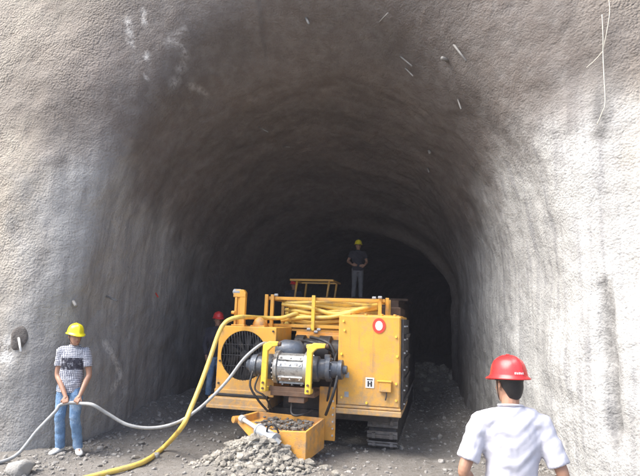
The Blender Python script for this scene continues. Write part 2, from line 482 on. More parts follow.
ring = [[a + q @ Vector((math.cos(t) * rr * .9 * (1 + .12 * math.sin(3 * t + 1)), math.sin(t) * rr * 1.35 * (1 + .1 * math.sin(2 * t)), zz)) for t in [2 * PI * k / 24 for k in range(24)]] for rr, zz in ((.135, -.03), (.125, .008), (.085, .016), (.03, .02))]
hb.rings(ring)
o = hb.build('bolt_patch', simple('dark_patch', (.13, .115, .105), .95, 0, .3, 14, .02, (.22, .2, .18), .8, 12), tun, True); o.matrix_parent_inverse = Matrix.Translation((0, -6.5, 0)); o['label'] = 'dark round patch of mortar around a rock bolt'
rb = MB(); rb.tube([a + n * .01, W(21, 352, a.y - .16)], .018, 8); o = rb.build('rock_bolt', M['bolt'], tun, True); o.matrix_parent_inverse = Matrix.Translation((0, -6.5, 0))

# hanging wire on the right of the mouth
pts = [hit(*p)[0] + Vector((-.05, -.07, 0)) for p in ((603, 18), (604, 40), (604, 58), (605, 80), (606, 105), (603, 115), (598, 127))]
wb = MB(); wb.tube(spline(pts, 6), .006, 6)
pts = [hit(*p)[0] + Vector((-.05, -.06, 0)) for p in ((604, 54), (597, 62), (588, 70))]
wb.tube(spline(pts, 6), .006, 6)
pts = [hit(*p)[0] + Vector((-.05, -.06, 0)) for p in ((604, 54), (608, 35), (611, 15), (610, 2))]
wb.tube(spline(pts, 6), .005, 6)
tag(wb.build('wire', M['wire'], None, True), 'thin pale wire hanging down the rough portal face at upper right', 'wire')

# hillside above the portal
hb = MB(); rows = []
c, sn = math.cos(R(15)), math.sin(R(15))
for j in range(26):
    row = []
    for i in range(41):
        lx = (i - 20) * 2.4; d = .25 + j * 2.2
        z = (22.0 - .045 * abs(lx) ** 1.5) * 1.0 + d * .22 + 1.2 * noise.noise(Vector((lx * .13, d * .13, 2)))
        if j == 0: z = -1.0
        if j == 0: d = 2.2
        row.append((-.37 + c * lx + sn * d, 6.5 - sn * lx + c * d + .3, max(z, -1) if j else -1))
    rows.append(row)
vs = [p for r_ in rows for p in r_]
hb.add(vs, [(j * 41 + i, j * 41 + i + 1, (j + 1) * 41 + i + 1, (j + 1) * 41 + i) for j in range(25) for i in range(40) if not (j == 0 and 12 <= i < 28)])
tag(hb.build('hillside', M['hill'], None, True), kind='structure')

# ------------------------------------------------------------------ ground
def wall_x(y, side):
    best = None
    s = max(0, min(47, y - 6.5))
    for _ in range(3):
        cx, cy, yaw, w, _, _ = st(s)
        wx, wy = cx + side * w * math.cos(R(yaw)), cy - side * w * math.sin(R(yaw))
        s = max(0, min(47, s + (y - wy)))
    return wx
WL = {}; 
ys = np.arange(4, 50, .25)
WLx = np.array([wall_x(y, -1) for y in ys]); WRx = np.array([wall_x(y, 1) for y in ys])
def gz(x, y):
    q = Vector((x, y, 0))
    inside = smooth(4.5, 7.5, y)
    z = .035 * noise.fractal(q * .9, .9, 2, 4) + .012 * noise.noise(q * 6) * 1.0
    if 4 < y < 50:
        dl = x - float(np.interp(y, ys, WLx)); dr = float(np.interp(y, ys, WRx)) - x
        z += inside * (.03 + .36 * smooth(8.4, 11, y)) * math.exp(-max(dl, 0) ** 2 / .45) * (.75 + .5 * noise.noise(q * 1.7))
        z += inside * (.18 + .25 * smooth(11, 14, y)) * math.exp(-max(dr, 0) ** 2 / .35) * (.8 + .5 * noise.noise(q * 1.5 + Vector((5, 0, 0))))
    z += .85 * math.exp(-((x - 3.3) ** 2 / 1.3 + (y - 16.5) ** 2 / 1.6)) * (.8 + .4 * noise.noise(q * 2.5))
    z += .46 * math.exp(-((x + .74) ** 2 / .26 + (y - 7.38) ** 2 / .14)) * (.85 + .5 * noise.noise(q * 4))
    z += .12 * math.exp(-((x + .5) ** 2 / 1.2 + (y - 6.9) ** 2 / .35))
    return z * (1 if abs(x) < 40 and abs(y) < 60 else 0)
def axis(lo, hi, step, far):
    a = list(np.arange(lo, hi + 1e-6, step)); g = step; x = lo; L = []
    while x > -far: g *= 1.28; x -= g; L.append(x)
    g = step; x = hi; Rr = []
    while x < far: g *= 1.28; x += g; Rr.append(x)
    return L[::-1] + a + Rr
gx = axis(-4.6, 4.8, .045, 260); gy = axis(5.2, 17.5, .045, 260)
vs = [(x, y, gz(x, y)) for y in gy for x in gx]; nx_ = len(gx)
gb = MB(); me = bpy.data.meshes.new('ground')
me.from_pydata(vs, [], [(j * nx_ + i, j * nx_ + i + 1, (j + 1) * nx_ + i + 1, (j + 1) * nx_ + i) for j in range(len(gy) - 1) for i in range(nx_ - 1)])
me.polygons.foreach_set('use_smooth', [True] * len(me.polygons)); me.materials.append(M['dirt'])
dust = np.array([(.85 * math.exp(-((x + .7) ** 2 / .8 + (y - 7.2) ** 2 / .35)) + (.45 * math.exp(-(x - float(np.interp(y, ys, WLx))) ** 2 / 1.2) if 5 < y < 14 else 0)) if -5 < x < 5 and 4 < y < 18 else 0 for y in gy for x in gx], dtype=np.float32)
ca = me.color_attributes.new('dust', 'FLOAT_COLOR', 'POINT'); ca.data.foreach_set('color', np.stack([dust, dust, dust, np.ones_like(dust)], 1).ravel())
g = bpy.data.objects.new('ground', me); COL.objects.link(g); tag(g, kind='structure')

def GP(px, py, h):
    r_ = ray(px, py).normalized(); C0 = Vector((0, 0, CZ)); t = 1.0
    while t < 40:
        p = C0 + r_ * t
        if p.z < gz(p.x, p.y) + h: return p
        t += .02
    return p

# ------------------------------------------------------------------ stones
def stone(seed, r, n=1, squash=.7):
    bm = bmesh.new(); bmesh.ops.create_icosphere(bm, subdivisions=n, radius=1)
    rn = random.Random(seed); o = Vector((rn.random() * 50, rn.random() * 50, 0))
    sc = Vector((rn.uniform(.7, 1.3), rn.uniform(.7, 1.2), rn.uniform(.5, .9) * squash / .7))
    cuts = [(Vector((rn.gauss(0, 1), rn.gauss(0, 1), rn.gauss(0, 1))).normalized(), rn.uniform(.45, .8)) for _ in range(7)]
    for v in bm.verts:
        p = v.co.copy()
        for nrm, d in cuts:
            e = p.dot(nrm) - d
            if e > 0: p -= nrm * e
        p *= 1 + .18 * noise.noise(p * 1.6 + o)
        v.co = Vector((p.x * sc.x, p.y * sc.y, p.z * sc.z)) * r
    bm.verts.ensure_lookup_table()
    vs = [v.co.copy() for v in bm.verts]; fs = [tuple(v.index for v in f.verts) for f in bm.faces]; bm.free()
    return vs, fs
SM = [stone(k, 1, 1) for k in range(24)]
def scatter(mb, n, f):
    for _ in range(n):
        x, y, r, up = f(); vs, fs = random.choice(SM)
        rz = Matrix.Rotation(random.uniform(0, 6.28), 3, 'Z') @ Matrix.Rotation(random.uniform(-.5, .5), 3, 'X')
        c = Vector((x, y, gz(x, y) + up * r))
        mb.add([c + rz @ (v * r) for v in vs], fs)
gm = MB()
def f_floor():
    y = 5.3 + 12 * random.random() ** 1.5
    l, r_ = float(np.interp(y, ys, WLx)), float(np.interp(y, ys, WRx))
    x = random.uniform(l - .3, r_ + .3)
    if random.random() < .45: x = random.choice((l + abs(random.gauss(0, .55)), r_ - abs(random.gauss(0, .45))))
    return x, y, .012 + .034 * random.random() ** 3, .2
scatter(gm, 7000, f_floor)
tag(gm.build('gravel', M['rock']), 'loose grey gravel strewn over the tunnel floor', 'gravel', kind='stuff')
rm = MB()
def f_pile():
    x, y = random.gauss(-.68, .34), random.gauss(7.28, .30)
    return x, y, .009 + .065 * random.random() ** 5, random.uniform(0, .4)
scatter(rm, 3600, f_pile)
def f_far():
    return random.gauss(3.2, .6), random.gauss(16.2, .7), .05 + .12 * random.random() ** 2, .3
scatter(rm, 160, f_far)
M['pale_rubble'] = make_rock_mat('pale_rubble', (.29, .26, .215), (.50, .465, .40))
tag(rm.build('rubble', M['pale_rubble']), 'heap of pale broken rubble in front of the orange apron', 'rubble', kind='stuff')
# bigger rocks, each its own
rn = random.Random(3)
rocks = [(-.95, 7.35, .13), (-.55, 7.28, .12), (-.2, 7.4, .11), (-.75, 7.15, .10), (-1.15, 7.5, .10), (-.35, 7.1, .09), (-.05, 7.25, .10), (-.6, 7.55, .12), (-.9, 7.0, .09), (-.15, 7.02, .08), (-1.3, 7.2, .08), (.15, 7.3, .08), (.3, 7.0, .07)]
for _ in range(34):
    y = rn.uniform(6.3, 12); l = float(np.interp(y, ys, WLx)); x = l + .3 + abs(rn.gauss(0, 1.1)) if rn.random() < .6 else rn.uniform(.8, 2.9)
    rocks.append((x, y, rn.uniform(.04, .085)))
for i, (x, y, r_) in enumerate(rocks):
    if (x + 3.45) ** 2 + (y - 7.9) ** 2 < .12: continue
    if i < 13: r_ *= .9
    vs, fs = stone(100 + i, r_, 2)
    mb = MB(); rz = Matrix.Rotation(rn.uniform(0, 6.28), 3, 'Z'); mb.add([rz @ v for v in vs], fs)
    pile = i < 13; o = mb.build('rock', M['pale_rubble'] if pile else M['rock']); o.location = (x, y, gz(x, y) + r_ * .25)
    tag(o, 'broken grey rock among the rubble heaped before the orange apron' if pile else 'fist sized grey rock lying loose on the dirt floor', 'rock', 'rocks on the rubble heap' if pile else 'loose rocks on the tunnel floor')
vs, fs = stone(401, .17, 3); mb = MB(); mb.add(vs, fs); o = mb.build('rock', make_rock_mat('pale_rock', (.45, .43, .40), (.6, .58, .54)), None, True)
p = W(22, 480, 6.8); o.location = (p.x, p.y, gz(p.x, p.y) + .05); tag(o, 'large pale rock at the wall foot left of the worker in plaid', 'rock')

# ------------------------------------------------------------------ machine
YAW = R(13)
O = Vector((1.2745, 8.0, 0))
mc = tag(empty('drilling_machine', O, -YAW), 'big orange tracked tunnelling machine parked in the tunnel mouth with a hose rack on top', 'tunnel machine')
def ML(x, y, z): return O + Vector((math.cos(YAW) * x + math.sin(YAW) * y, -math.sin(YAW) * x + math.cos(YAW) * y, z))
def pt(name, mb, m, parent=mc, bevel=.006, smooth=False, label=None):
    o = mb.build(name, M[m] if isinstance(m, str) else m, parent, smooth, bevel)
    if label: o['label'] = label
    return o
# right control cabinet
b = MB(); b.box(-.96, 0, .012, 1.5, .70, 2.10); b.box(-.985, .02, -.03, 1.53, .62, .70); b.box(-.975, .012, -.012, .015, .706, .745)
cab = pt('control_cabinet', b, 'orange', bevel=.012)
b = MB(); b.box(-.945, -.015, -.012, .01, .76, 2.085); dr = pt('door', b, 'orange', cab, .008)
for x, z in ((-.88, 2.0), (-.86, 1.86), (-.07, 1.79), (-.05, 1.5), (-.06, 1.1), (-.88, .86), (-.06, .86), (-.5, .80), (-.9, 1.5)):
    b = MB(); b.cyl((x, -.035, z), (x, -.01, z), .017, .02, 10); pt('bolt', b, 'yellow', dr, 0)
sg = MB(); sg.add([(-.33 + .10 * math.cos(t), -.022, 1.95 + .115 * math.sin(t)) for t in [2 * PI * k / 36 for k in range(36)]] + [(-.33 + .10 * math.cos(t), -.012, 1.95 + .115 * math.sin(t)) for t in [2 * PI * k / 36 for k in range(36)]],
    [tuple(range(36))] + [(k, (k + 1) % 36, 36 + (k + 1) % 36, 36 + k) for k in range(36)])
sign = pt('warning_sign', sg, 'red', cab, 0)
sg = MB(); sg.prism([(-.33 + .056 * math.cos(t), 1.95 + .072 * math.sin(t)) for t in [2 * PI * k / 30 for k in range(30)]], 'y', -.027, -.021)
pt('sign_centre', sg, 'white', sign, 0)
b = MB(); b.box(-.52, -.39, -.02, -.011, 1.02, 1.17); npl = pt('name_plate', b, 'white', cab, .002)
b = MB(); b.box(-.50, -.41, -.024, -.019, 1.135, 1.152); b.box(-.49, -.465, -.024, -.019, 1.04, 1.12); b.box(-.445, -.42, -.024, -.019, 1.04, 1.12); b.box(-.465, -.445, -.024, -.019, 1.075, 1.09)
pt('plate_marking', b, 'dark', npl, 0)
b = MB(); b.box(-.31, -.13, -.085, -.011, .98, 1.12); b.box(-.34, -.12, -.095, -.011, 1.12, 1.145)
lt = pt('latch_box', b, 'orange', cab, .008)
b = MB(); b.tube([(-.2, -.05, .98), (-.2, -.05, .92), (-.215, -.05, .86)], .010, 8); pt('latch_key', b, 'dark', lt, 0)
for z in (1.19, .905):
    b = MB(); b.box(-.84, -.775, -.018, -.011, z - .04, z + .04); pt('label_plate', b, 'palesteel', cab, .002)
b = MB()
for x in (-.8, -.55, -.3, -.1): b.cyl((x, .1, 2.10), (x, .1, 2.13), .025, None, 10)
b.box(-.9, -.05, .3, 1.3, 2.10, 2.118)
pt('lid', b, 'orange', cab, .004)
# dark side with hinges and bolts
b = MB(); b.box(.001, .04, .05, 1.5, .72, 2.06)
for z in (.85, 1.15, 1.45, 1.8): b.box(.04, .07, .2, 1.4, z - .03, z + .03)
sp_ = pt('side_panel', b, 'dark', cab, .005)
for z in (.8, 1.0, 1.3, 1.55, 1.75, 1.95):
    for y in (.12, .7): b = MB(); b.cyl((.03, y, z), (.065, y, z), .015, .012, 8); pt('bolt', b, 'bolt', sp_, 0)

# left radiator cabinet with round fan opening
FX, FZ, FR = -2.50, 1.40, .39
b = MB(); n = 40
circ = [(FX + FR * math.cos(2 * PI * k / n + PI / 4), FZ + FR * math.sin(2 * PI * k / n + PI / 4)) for k in range(n)]
def sq(k):
    q = k % n; t = 2 * PI * q / n + PI / 4
    cx_, cz_ = math.cos(t), math.sin(t); m_ = max(abs(cx_), abs(cz_))
    u, v = cx_ / m_, cz_ / m_
    return (-2.46 + .49 * u, 1.32 + .54 * v)
ringo = [(x, 0, z) for x, z in [sq(k) for k in range(n)]]; ringi = [(x, 0, z) for x, z in circ]
ringb = [(x, .9, z) for x, z in [sq(k) for k in range(n)]]; ringc = [(x, .22, z) for x, z in circ]
vs = ringo + ringi + ringb + ringc; fs = []
for k in range(n):
    k2 = (k + 1) % n
    fs += [(k, k2, n + k2, n + k), (k, 2 * n + k, 2 * n + k2, k2), (n + k, n + k2, 3 * n + k2, 3 * n + k)]
fs.append(tuple(range(2 * n, 3 * n))); fs.append(tuple(range(3 * n, 4 * n)))
b.add(vs, fs); b.box(-2.96, -1.96, -.015, .02, .78, .86)
rad = pt('radiator_housing', b, 'orange', bevel=.008)
b = MB()
for k in range(17):
    x = -.36 + k * .045; h_ = math.sqrt(max(.0, FR * FR - x * x)); b.tube([(FX + x + .035 * math.sin(PI * j / 8), -.006, FZ - h_ + 2 * h_ * j / 8) for j in range(9)], .0045, 6)
for z in (-.17, 0, .17):
    h_ = math.sqrt(FR * FR - z * z); b.tube([(FX - h_, -.0, FZ + z), (FX + h_, -.0, FZ + z)], .005, 6)
pt('fan_grille', b, 'grille', rad, 0, True)
b = MB(); b.rings([[(FX + (FR - .003) * math.cos(t), y_, FZ + (FR - .003) * math.sin(t)) for t in [2 * PI * q / 40 for q in range(40)]] for y_ in (.008, .215)], caps=False); b.add([(FX + (FR - .003) * math.cos(t), .214, FZ + (FR - .003) * math.sin(t)) for t in [2 * PI * q / 40 for q in range(40)]], [tuple(range(40))])
pt('fan_shade_liner', b, 'rubber', rad, 0)  # black liner added to put shade inside the fan opening
b = MB(); b.cyl((FX, .05, FZ), (FX, .16, FZ), .08)
for k in range(9):
    t = 2 * PI * k / 9; d = Vector((math.cos(t), 0, math.sin(t))); e = Vector((-math.sin(t), 0, math.cos(t))); c0 = Vector((FX, .1, FZ))
    q = [c0 + d * .06 - e * .03 + Vector((0, -.03, 0)), c0 + d * .06 + e * .03 + Vector((0, .03, 0)), c0 + d * .32 + e * .10 + Vector((0, .03, 0)), c0 + d * .32 - e * .05 + Vector((0, -.03, 0))]
    b.add(q + [p_ + Vector((0, .008, 0)) for p_ in q], [(0, 1, 2, 3), (7, 6, 5, 4), (0, 4, 5, 1), (1, 5, 6, 2), (2, 6, 7, 3), (3, 7, 4, 0)])
pt('fan', b, 'rubber', rad, 0)
for x in (-2.9, -2.02):
    for z in (.95, 1.3, 1.8): b = MB(); b.cyl((x, -.02, z), (x, .0, z), .016, None, 10); pt('bolt', b, 'dark', rad, 0)
# skirt under the radiator
b = MB(); b.prism([(-.10, .60), (-.10, .735), (.02, .765), (1.0, .765), (1.0, .60)], 'x', -3.02, -2.02)
b.box(-3.04, -2.0, -.115, -.085, .575, .63)
pt('skirt_plate', b, 'orange', bevel=.006)
b = MB(); b.box(-2.95, -2.05, -.05, .02, .766, .80); pt('rubber_strip', b, 'rubber', bevel=.004)

# post on the left cabinet
b = MB(); b.box(-2.72, -2.62, .25, .33, 1.86, 2.42); b.box(-2.81, -2.765, .25, .33, 1.86, 2.34); b.box(-2.84, -2.60, .22, .36, 1.86, 1.885)
b.box(-2.765, -2.72, .27, .30, 1.86, 2.36)
b.prism([(-2.84, 2.34), (-2.84, 2.42), (-2.80, 2.47), (-2.66, 2.47), (-2.62, 2.42), (-2.62, 2.34)], 'y', .245, .335)
po = pt('upright_post', b, 'orange', bevel=.01)
b = MB(); b.turned((-2.86, .29, 2.43), (-2.70, .29, 2.43), [(0, .03), (.1, .05), (.8, .05), (1, .03)]); pt('post_cap', b, 'palesteel', po, 0, 'auto')
for x, z in ((-2.80, 1.99), (-2.58, 2.0), (-2.80, 2.08)): b = MB(); b.cyl((x - .03, .2, z), (x + .03, .2, z), .03, None, 10); pt('post_clamp', b, 'orange_worn', po, .003)
b = MB(); b.turned((-2.38, .35, 1.86), (-2.38, .35, 2.02), [(0, .11), (.3, .115), (.7, .09), (.95, .04), (1, .02)]); b.box(-2.5, -2.26, .24, .46, 1.86, 1.885)
pt('filler_cap', b, 'orange_worn', bevel=0, smooth='auto')

# middle: rear box, cross beam, frame
b = MB(); b.box(-1.90, -.97, .95, 2.4, 1.55, 1.80); b.box(-1.9, -.97, .90, .955, 1.62, 1.75)
pt('rear_hood', b, 'orange_worn', bevel=.01)
b = MB(); b.box(-1.93, -.98, 1.1, 6.8, .55, 1.55); b.box(-2.8, -.1, 1.5, 7.2, .50, 1.75); b.box(-1.9, -1.22, .3, 1.3, .55, .86)
pt('chassis', b, 'dark', bevel=.01)
b = MB(); b.turned((-1.86, .8, 1.5), (-1.02, .8, 1.5), [(0, .20), (.03, .24), (.2, .24), (.22, .19), (.5, .19), (.52, .24), (.75, .24), (.78, .18), (1, .18)])
pt('cable_drum', b, 'rubber', bevel=0, smooth='auto')
b = MB(); b.box(-1.9, -1.22, -.38, .3, .87, .94); b.box(-1.62, -1.38, -.36, -.1, .78, .87)
pt('motor_mount', b, 'brown', bevel=.006)
# motor
MX, MY, MZ = -1.62, -.18, 1.27
b = MB()
b.turned((-1.89, MY, MZ), (-1.33, MY, MZ), [(0, .17), (.02, .245), (.12, .255), (.14, .215), (.84, .215), (.86, .255), (.97, .25), (1, .19)], 36)
for k in range(20):
    t = 2 * PI * k / 20
    e = Vector((0, math.cos(t), math.sin(t)))
    for x in (-1.875, -1.345):
        p_ = Vector((x, MY, MZ)) + e * .225; b.cyl(p_ - Vector((.022, 0, 0)), p_ + Vector((.022, 0, 0)), .017, None, 6)
for t in (R(60), R(115), R(175), R(240), R(300)):
    e = Vector((0, -math.cos(t - PI / 2 + 0), math.sin(t - PI / 2)))
rotm = lambda t: Matrix.Rotation(t, 3, 'X')
for t in (-40, -15, 40, 75, 140):
    b.box(-1.80, -1.42, MY - .245, MY - .20, MZ - .035, MZ + .035, rotm(R(t)), (0, MY, MZ))
    for x in (-1.76, -1.61, -1.46):
        e = rotm(R(t)) @ Vector((0, -1, 0)); p_ = Vector((x, MY, MZ)) + e * .245; b.cyl(p_, p_ + e * .02, .018, None, 6)
mot = pt('drive_motor', b, 'silver', bevel=.003, smooth='auto')
b = MB(); b.turned((-1.33, MY, MZ), (-.78, MY, MZ + .01), [(0, .16), (.02, .19), (.22, .19), (.25, .15), (.42, .15), (.44, .18), (.56, .18), (.58, .125), (.75, .12), (.77, .145), (.88, .145), (.9, .07), (1, .06)], 30)
for k in range(8):
    t = 2 * PI * k / 8; b.cyl((-1.02, MY + .155 * math.cos(t), MZ + .155 * math.sin(t)), (-1.0, MY + .155 * math.cos(t), MZ + .155 * math.sin(t)), .014, None, 6)
b.box(-1.12, -1.04, MY - .05, MY + .05, MZ + .1, MZ + .22)
pt('gearbox', b, 'bluegrey', mot, .003, 'auto')
b = MB(); b.turned((-1.89, MY, MZ), (-2.36, MY, MZ + .01), [(0, .15), (.05, .19), (.3, .19), (.33, .14), (.6, .15), (.62, .17), (.8, .16), (.9, .09), (1, .07)], 30)
pt('motor_end', b, 'bluegrey', mot, .003, 'auto')
b = MB(); b.turned((-2.0, .10, 1.50), (-1.5, .10, 1.50), [(0, .06), (.08, .14), (.3, .18), (.8, .17), (.95, .1), (1, .05)], 28)
pt('casing', b, 'bluegrey', mot, 0, True)
# yellow Γ brackets
for x0, arm in ((-1.985, .20), (-1.30, .24)):
    b = MB(); y0, y1 = -.50, -.42
    b.prism([(x0 - .045, .93), (x0 + .045, .93), (x0 + .05, 1.52), (x0 + .12, 1.585), (x0 + arm, 1.60), (x0 + arm + .01, 1.665), (x0 + .06, 1.665), (x0 - .03, 1.61), (x0 - .035, 1.5)], 'y', y0, y1)
    b.box(x0 - .06, x0 + .05, -.44, -.22, 1.58, 1.64)
    b.box(x0 - .05, x0 + .05, -.44, -.30, .93, .99)
    br = pt('motor_bracket', b, 'yellow', bevel=.012)
    for z in (.98, 1.06): b = MB(); b.cyl((x0, -.52, z), (x0, -.49, z), .018, None, 8); pt('bolt', b, 'brown', br, 0)
    b = MB(); b.turned((x0 + arm, -.46, 1.63), (x0 + arm + .04, -.46, 1.63), [(0, .04), (1, .03)], 12); pt('bracket_pin', b, 'brown', br, 0)
b = MB(); b.prism([(-1.95, .93), (-1.93, 1.0), (-1.25, 1.0), (-1.22, .93)], 'y', -.36, -.34); pt('front_strip', b, 'brown', bevel=.003)
# hydraulic hoses
def hyd(pts, r=.018): pt('hydraulic_hose', MB().tube(spline(pts, 8), r, 8), 'rubber', bevel=0, smooth=True)
hyd([(-2.2, -.36, 1.2), (-2.2, -.45, 1.0), (-2.08, -.42, .80), (-1.95, -.3, .62)])
hyd([(-2.1, -.36, 1.15), (-2.13, -.42, .95), (-1.97, -.42, .85), (-1.9, -.2, .6)], .014)
hyd([(-.9, -.3, 1.2), (-.93, -.36, 1.0), (-1.0, -.3, .8), (-1.1, -.1, .6)], .022)
hyd([(-1.0, .1, 1.5), (-1.0, -.1, 1.35), (-1.05, -.1, 1.0), (-1.12, 0, .7)])
hyd([(-1.5, .4, 1.72), (-1.3, .2, 1.70), (-1.1, .1, 1.62), (-1.02, .1, 1.4), (-1.1, .3, 1.2)], .025)
hyd([(-1.7, .4, 1.66), (-1.45, .1, 1.66), (-1.2, .05, 1.60), (-1.05, .2, 1.5)], .025)
hyd([(-1.6, -.2, .8), (-1.58, -.3, .62), (-1.45, -.3, .6), (-1.3, -.1, .66)])
# bolted mounting plate beside the apron
b = MB(); b.box(-1.22, -.965, -.05, .0, .22, 1.0); b.box(-1.22, -1.19, -.05, .6, .22, .6)
mp = pt('mounting_plate', b, 'orange_worn', bevel=.006)
for k in range(7): b = MB(); b.cyl((-1.0, -.075, .3 + k * .1), (-1.0, -.05, .3 + k * .1), .014, None, 8); pt('bolt', b, 'bolt', mp, 0)
# lower frame
b = MB(); b.box(-2.2, -1.22, .25, .9, .42, .60); b.box(-2.35, -.2, .45, .7, .45, .62)
pt('lower_frame', b, 'dark', bevel=.008)
# apron (loading shovel): open tray
b = MB()
A, B_, C, D, E_ = (-2.33, -.62), (-1.66, -1.02), (-1.17, -1.00), (-1.10, -.15), (-2.15, -.25)
out = [A, B_, C, D, E_]; cen = (-1.5, -.55)
def shr(p, f): return (cen[0] + (p[0] - cen[0]) * f, cen[1] + (p[1] - cen[1]) * f)
inn = [shr(p, .92) for p in out]
zt = {0: .57, 1: .50, 2: .52, 3: .56, 4: .60}; zb_ = {0: .50, 1: .12, 2: .13, 3: .13, 4: .45}
vs = [(p[0], p[1], zb_[i]) for i, p in enumerate(out)] + [(p[0], p[1], zt[i]) for i, p in enumerate(out)] + [(p[0], p[1], zt[i]) for i, p in enumerate(inn)] + [(p[0], p[1], zt[i] - .10) for i, p in enumerate(inn)]
fs = [(4, 3, 2, 1, 0), (15, 16, 17, 18, 19)]
for k in range(5):
    k2 = (k + 1) % 5
    for l in range(3): fs.append((l * 5 + k, l * 5 + k2, (l + 1) * 5 + k2, (l + 1) * 5 + k))
b.add(vs, fs)
b.cyl((-2.36, -.66, .53), (-2.28, -.56, .53), .05, None, 16)
ap = pt('loading_apron', b, 'orange_worn', bevel=.008)
b = MB()
for _ in range(520):
    x, y = random.uniform(-2.0, -1.25), random.uniform(-.9, -.25)
    if y < -.62 - (x + 2.33) * .5 + .08: continue
    vs, fs = random.choice(SM); r_ = .01 + .035 * random.random() ** 3; c0 = Vector((x, y, .47 + .07 * random.random())); b.add([c0 + v * r_ for v in vs], fs)
o = b.build('apron_debris', make_rock_mat('dark_muck', (.10, .09, .08), (.26, .24, .21)), None); o.parent = mc; o.name = 'debris'; o['kind'] = 'stuff'
p0, p1 = Vector((-2.2, -.70, .56)), Vector((-1.55, -1.12, .40))
dv = (p1 - p0).normalized()
b = MB(); b.turned(p0 + dv * .38, p1, [(0, .05), (.03, .085), (.1, .085), (.12, .075), (.85, .075), (.88, .09), (.97, .09), (1, .05)], 22)
b.box(p1.x - .02, p1.x + .06, p1.y - .06, p1.y + .0, p1.z - .06, p1.z + .03, Matrix.Rotation(.6, 3, 'Y'))
cy_ = pt('hydraulic_cylinder', b, 'palesteel', bevel=0, smooth='auto')
b = MB(); b.cyl(p0, p0 + dv * .40, .03); b.turned(p0 - dv * .04, p0 + dv * .04, [(0, .03), (.1, .05), (.9, .05), (1, .03)], 14); pt('piston_rod', b, 'bolt', cy_, 0, 'auto')
b = MB(); b.tube(spline([(-1.70, -1.08, .5), (-1.66, -1.14, .58), (-1.58, -1.14, .60), (-1.52, -1.12, .5)], 6), .013, 8); pt('cylinder_hose', b, 'rubber', cy_, 0, True)

# crawler tracks
def track(x0, x1, y0):
    prof_ = []; r_ = .20; zc_ = .24; y1 = y0 + 5.6
    for k in range(9): a_ = PI / 2 + PI * k / 8; prof_.append((y0 + r_ + r_ * math.cos(a_), zc_ + r_ * math.sin(a_)))
    for k in range(9): a_ = -PI / 2 + PI * k / 8; prof_.append((y1 - r_ + r_ * math.cos(a_), zc_ + r_ * math.sin(a_)))
    b = MB(); b.prism(prof_, 'x', x0 + .02, x1 - .02)
    t_ = pt('crawler_track', b, 'rubber', bevel=.004)
    # shoes
    loop = [Vector((0, y, z)) for y, z in prof_]; L = [0]
    for i in range(len(loop)): L.append(L[-1] + (loop[(i + 1) % len(loop)] - loop[i]).length)
    b = MB(); n_ = 74
    for k in range(n_):
        d = L[-1] * k / n_; i = max(j for j in range(len(loop)) if L[j] <= d); p_, q_ = loop[i], loop[(i + 1) % len(loop)]
        c0 = p_.lerp(q_, (d - L[i]) / max(1e-6, L[i + 1] - L[i])); tg = (q_ - p_).normalized(); nm = Vector((0, tg.z, -tg.y))
        if nm.dot(c0 - Vector((0, (y0 + y1) / 2, zc_))) < 0: nm = -nm
        for (a0, a1, h0, h1, xa, xb) in ((-.055, .055, 0, .022, x0, x1), (-.012, .012, .022, .055, x0 + .01, x1 - .01)):
            q8 = [Vector((x, 0, 0)) + c0 + tg * a_ + nm * h_ for x in (xa, xb) for a_ in (a0, a1) for h_ in (h0, h1)]
            b.add(q8, [(0, 1, 3, 2), (4, 6, 7, 5), (0, 4, 5, 1), (2, 3, 7, 6), (0, 2, 6, 4), (1, 5, 7, 3)])
        for xa in (x0 + .08, x1 - .12):
            c1 = c0 + nm * .022; q8 = [Vector((x, 0, 0)) + c1 + tg * a_ + nm * h_ for x in (xa, xa + .05) for a_ in (-.04, .04) for h_ in (0, .05)]
            b.add(q8, [(0, 1, 3, 2), (4, 6, 7, 5), (0, 4, 5, 1), (2, 3, 7, 6), (0, 2, 6, 4), (1, 5, 7, 3)])
    pt('track_shoes', b, 'tread', t_, 0)
track(-.56, -.08, .62); track(-2.75, -2.30, .9)

# hose rack
RY = .95
b = MB()
for z0 in (2.34, 1.86): b.box(-2.46, -.34, RY - .03, RY + .03, z0, z0 + .055); b.box(-2.46, -.34, RY + 1.0, RY + 1.06, z0, z0 + .055)
b.box(-2.46, -.34, RY, RY + 1.03, 1.80, 1.835)
for x in (-2.43, -.40):
    b.box(x - .025, x + .025, RY, RY + 1.03, 2.335, 2.39)
rk = pt('hose_rack', b, 'orange', bevel=.005)
for x, y in ((-2.46, RY - .05), (-2.35, RY - .05), (-1.585, RY - .07), (-.42, RY - .05), (-.32, RY + .2), (-2.46, RY + 1), (-.36, RY + 1), (-1.4, RY + 1)):
    b = MB(); b.box(x - .03, x + .03, y - .025, y + .025, 1.82, 2.43); pt('post', b, 'yellow' if x == -1.585 else 'orange', rk, .006)
for x, z in ((-2.3, 2.42), (-2.33, 2.0), (-1.68, 1.84), (-1.5, 1.84), (-1.55, 1.8), (-.45, 2.42), (-.55, 2.41)):
    b = MB(); b.turned((x, RY - .11, z), (x + .07, RY - .11, z), [(0, .015), (.1, .025), (.9, .025), (1, .015)], 10); pt('clamp', b, 'palesteel', rk, 0)
